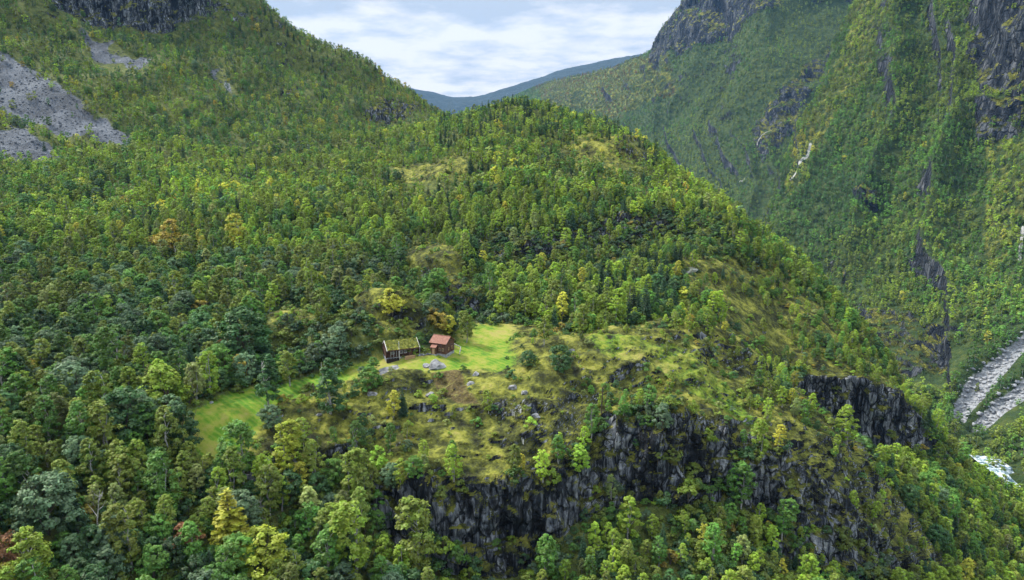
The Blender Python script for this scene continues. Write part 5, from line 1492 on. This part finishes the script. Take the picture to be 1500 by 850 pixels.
snag(48, 838, 60, 9, 'forked whitish dead birch near the bottom left corner')
snag(258, 392, 30, 6, 'thin bare birch below the orange-gold birch in the left wood')
snag(386, 770, 44, 3, 'slender bare trunk right of the yellow conifer')
# scree boulders
def scree_points(g, m, spacing, seed):
    return scatter(g, m, np.full(m.shape, spacing), seed)[0]
ms_ = []
for k in range(3):
    v = sv * (1 + .25 * np.random.default_rng(k).normal(size=(len(sv), 1))) * np.array([1.1, .9, .7])
    ms_.append(mesh_from('scree_stone', v, sf, [M_scree]))
sp_ = scree_points(G, np.clip(scree * 1.5 - .3, 0, 1) * (VV < 16) * (PX > -120), 2.3, 51)
nn_ = len(sp_)
scatter_object('scree_stones', 'grey angular stones of the scree slopes on the left mountain', 'scree', sp_, rng.uniform(0, 6.28, nn_), rng.uniform(.25, 0.85, nn_) ** 1.8, np.full((nn_, 3), .3), rng.integers(0, 3, nn_), ms_)
sp_ = scree_points(right[0], np.clip(right[4] * 1.5 - .3, 0, 1) * (right[1] < 1620), 1.9, 52)
nn_ = len(sp_)
ms_ = [m_.copy() for m_ in ms_]
for m_ in ms_: m_.materials.clear(); m_.materials.append(M_pale)
scatter_object('boulder_field', 'pale boulder field running down the mountain across the valley', 'scree', sp_, rng.uniform(0, 6.28, nn_), rng.uniform(.35, 1.35, nn_) ** 2, np.full((nn_, 3), .3), rng.integers(0, 3, nn_), ms_)

# ------------------------------------------------------------------ river
def river():
    m, nt, p = new_mat('river_water')
    tc = nt.nodes.new('ShaderNodeTexCoord')
    f = noise_node(nt, 0.35, 6, .7, tc.outputs['Object'])
    nt.links.new(ramp(nt, f, [(.42, (.05, .10, .14)), (.52, (.30, .38, .42)), (.6, (.8, .82, .84))]), p.inputs['Base Color'])
    nt.links.new(maprange(nt, f, .45, .6, .1, .7), p.inputs['Roughness'])
    b = N(nt, 'ShaderNodeBump', Strength=.6, Distance=.5); nt.links.new(f, b.inputs['Height']); nt.links.new(b.outputs[0], p.inputs['Normal'])
    path = [(1438,674), (1462,692), (1484,712), (1510,734), (1560,762), (1640,790)]
    V_, F_ = [], []
    pts_ = [ray_px(x, y, (B_right,)) for x, y in path]
    pts_ = [q for q in pts_ if q is not None]
    c = pchip(np.arange(len(pts_)), np.array([tuple(q) for q in pts_]), np.linspace(0, len(pts_) - 1, 40))
    for k in range(40):
        t = c[min(k + 1, 39)] - c[max(k - 1, 0)]; nrm = np.array([t[1], -t[0], 0]); nrm /= np.linalg.norm(nrm)
        for s in (-1, -.33, .33, 1): V_.append(c[k] + nrm * s * 7 + np.array([0, 0, 2.6]))
    for k in range(39):
        for s in range(3): a = k * 4 + s; F_.append((a, a + 1, a + 5, a + 4))
    me = mesh_from('river', np.array(V_), np.array(F_), [m])
    o = bpy.data.objects.new('river', me); C.objects.link(o); o['kind'] = 'structure'
river()

# ------------------------------------------------------------------ haze
hz = bpy.data.meshes.new('haze')
X0, X1, Y0, Y1, Z0, Z1 = -9100, 9100, -3100, 9600, zf - 1, 1500
hb = MB().box(X0, X1, Y0, Y1, Z0, Z1)
hz.from_pydata(hb.V, [], hb.F)
hm = bpy.data.materials.new('haze'); hm.use_nodes = True
hn = hm.node_tree; hn.nodes.remove(hn.nodes['Principled BSDF'])
pv = hn.nodes.new('ShaderNodeVolumePrincipled'); pv.inputs['Color'].default_value = (0.22, 0.50, 1.0, 1); pv.inputs['Density'].default_value = HAZE
pv.inputs['Anisotropy'].default_value = 0.1
hn.links.new(pv.outputs[0], hn.nodes['Material Output'].inputs['Volume'])
hz.materials.append(hm)
ho = bpy.data.objects.new('haze', hz); C.objects.link(ho); ho['kind'] = 'stuff'; ho['label'] = 'thin blue haze filling the valley air'
print('zmax', G[..., 2].max(), right[0][..., 2].max(), back[0][..., 2].max(), gf[..., 2].max(), zf)
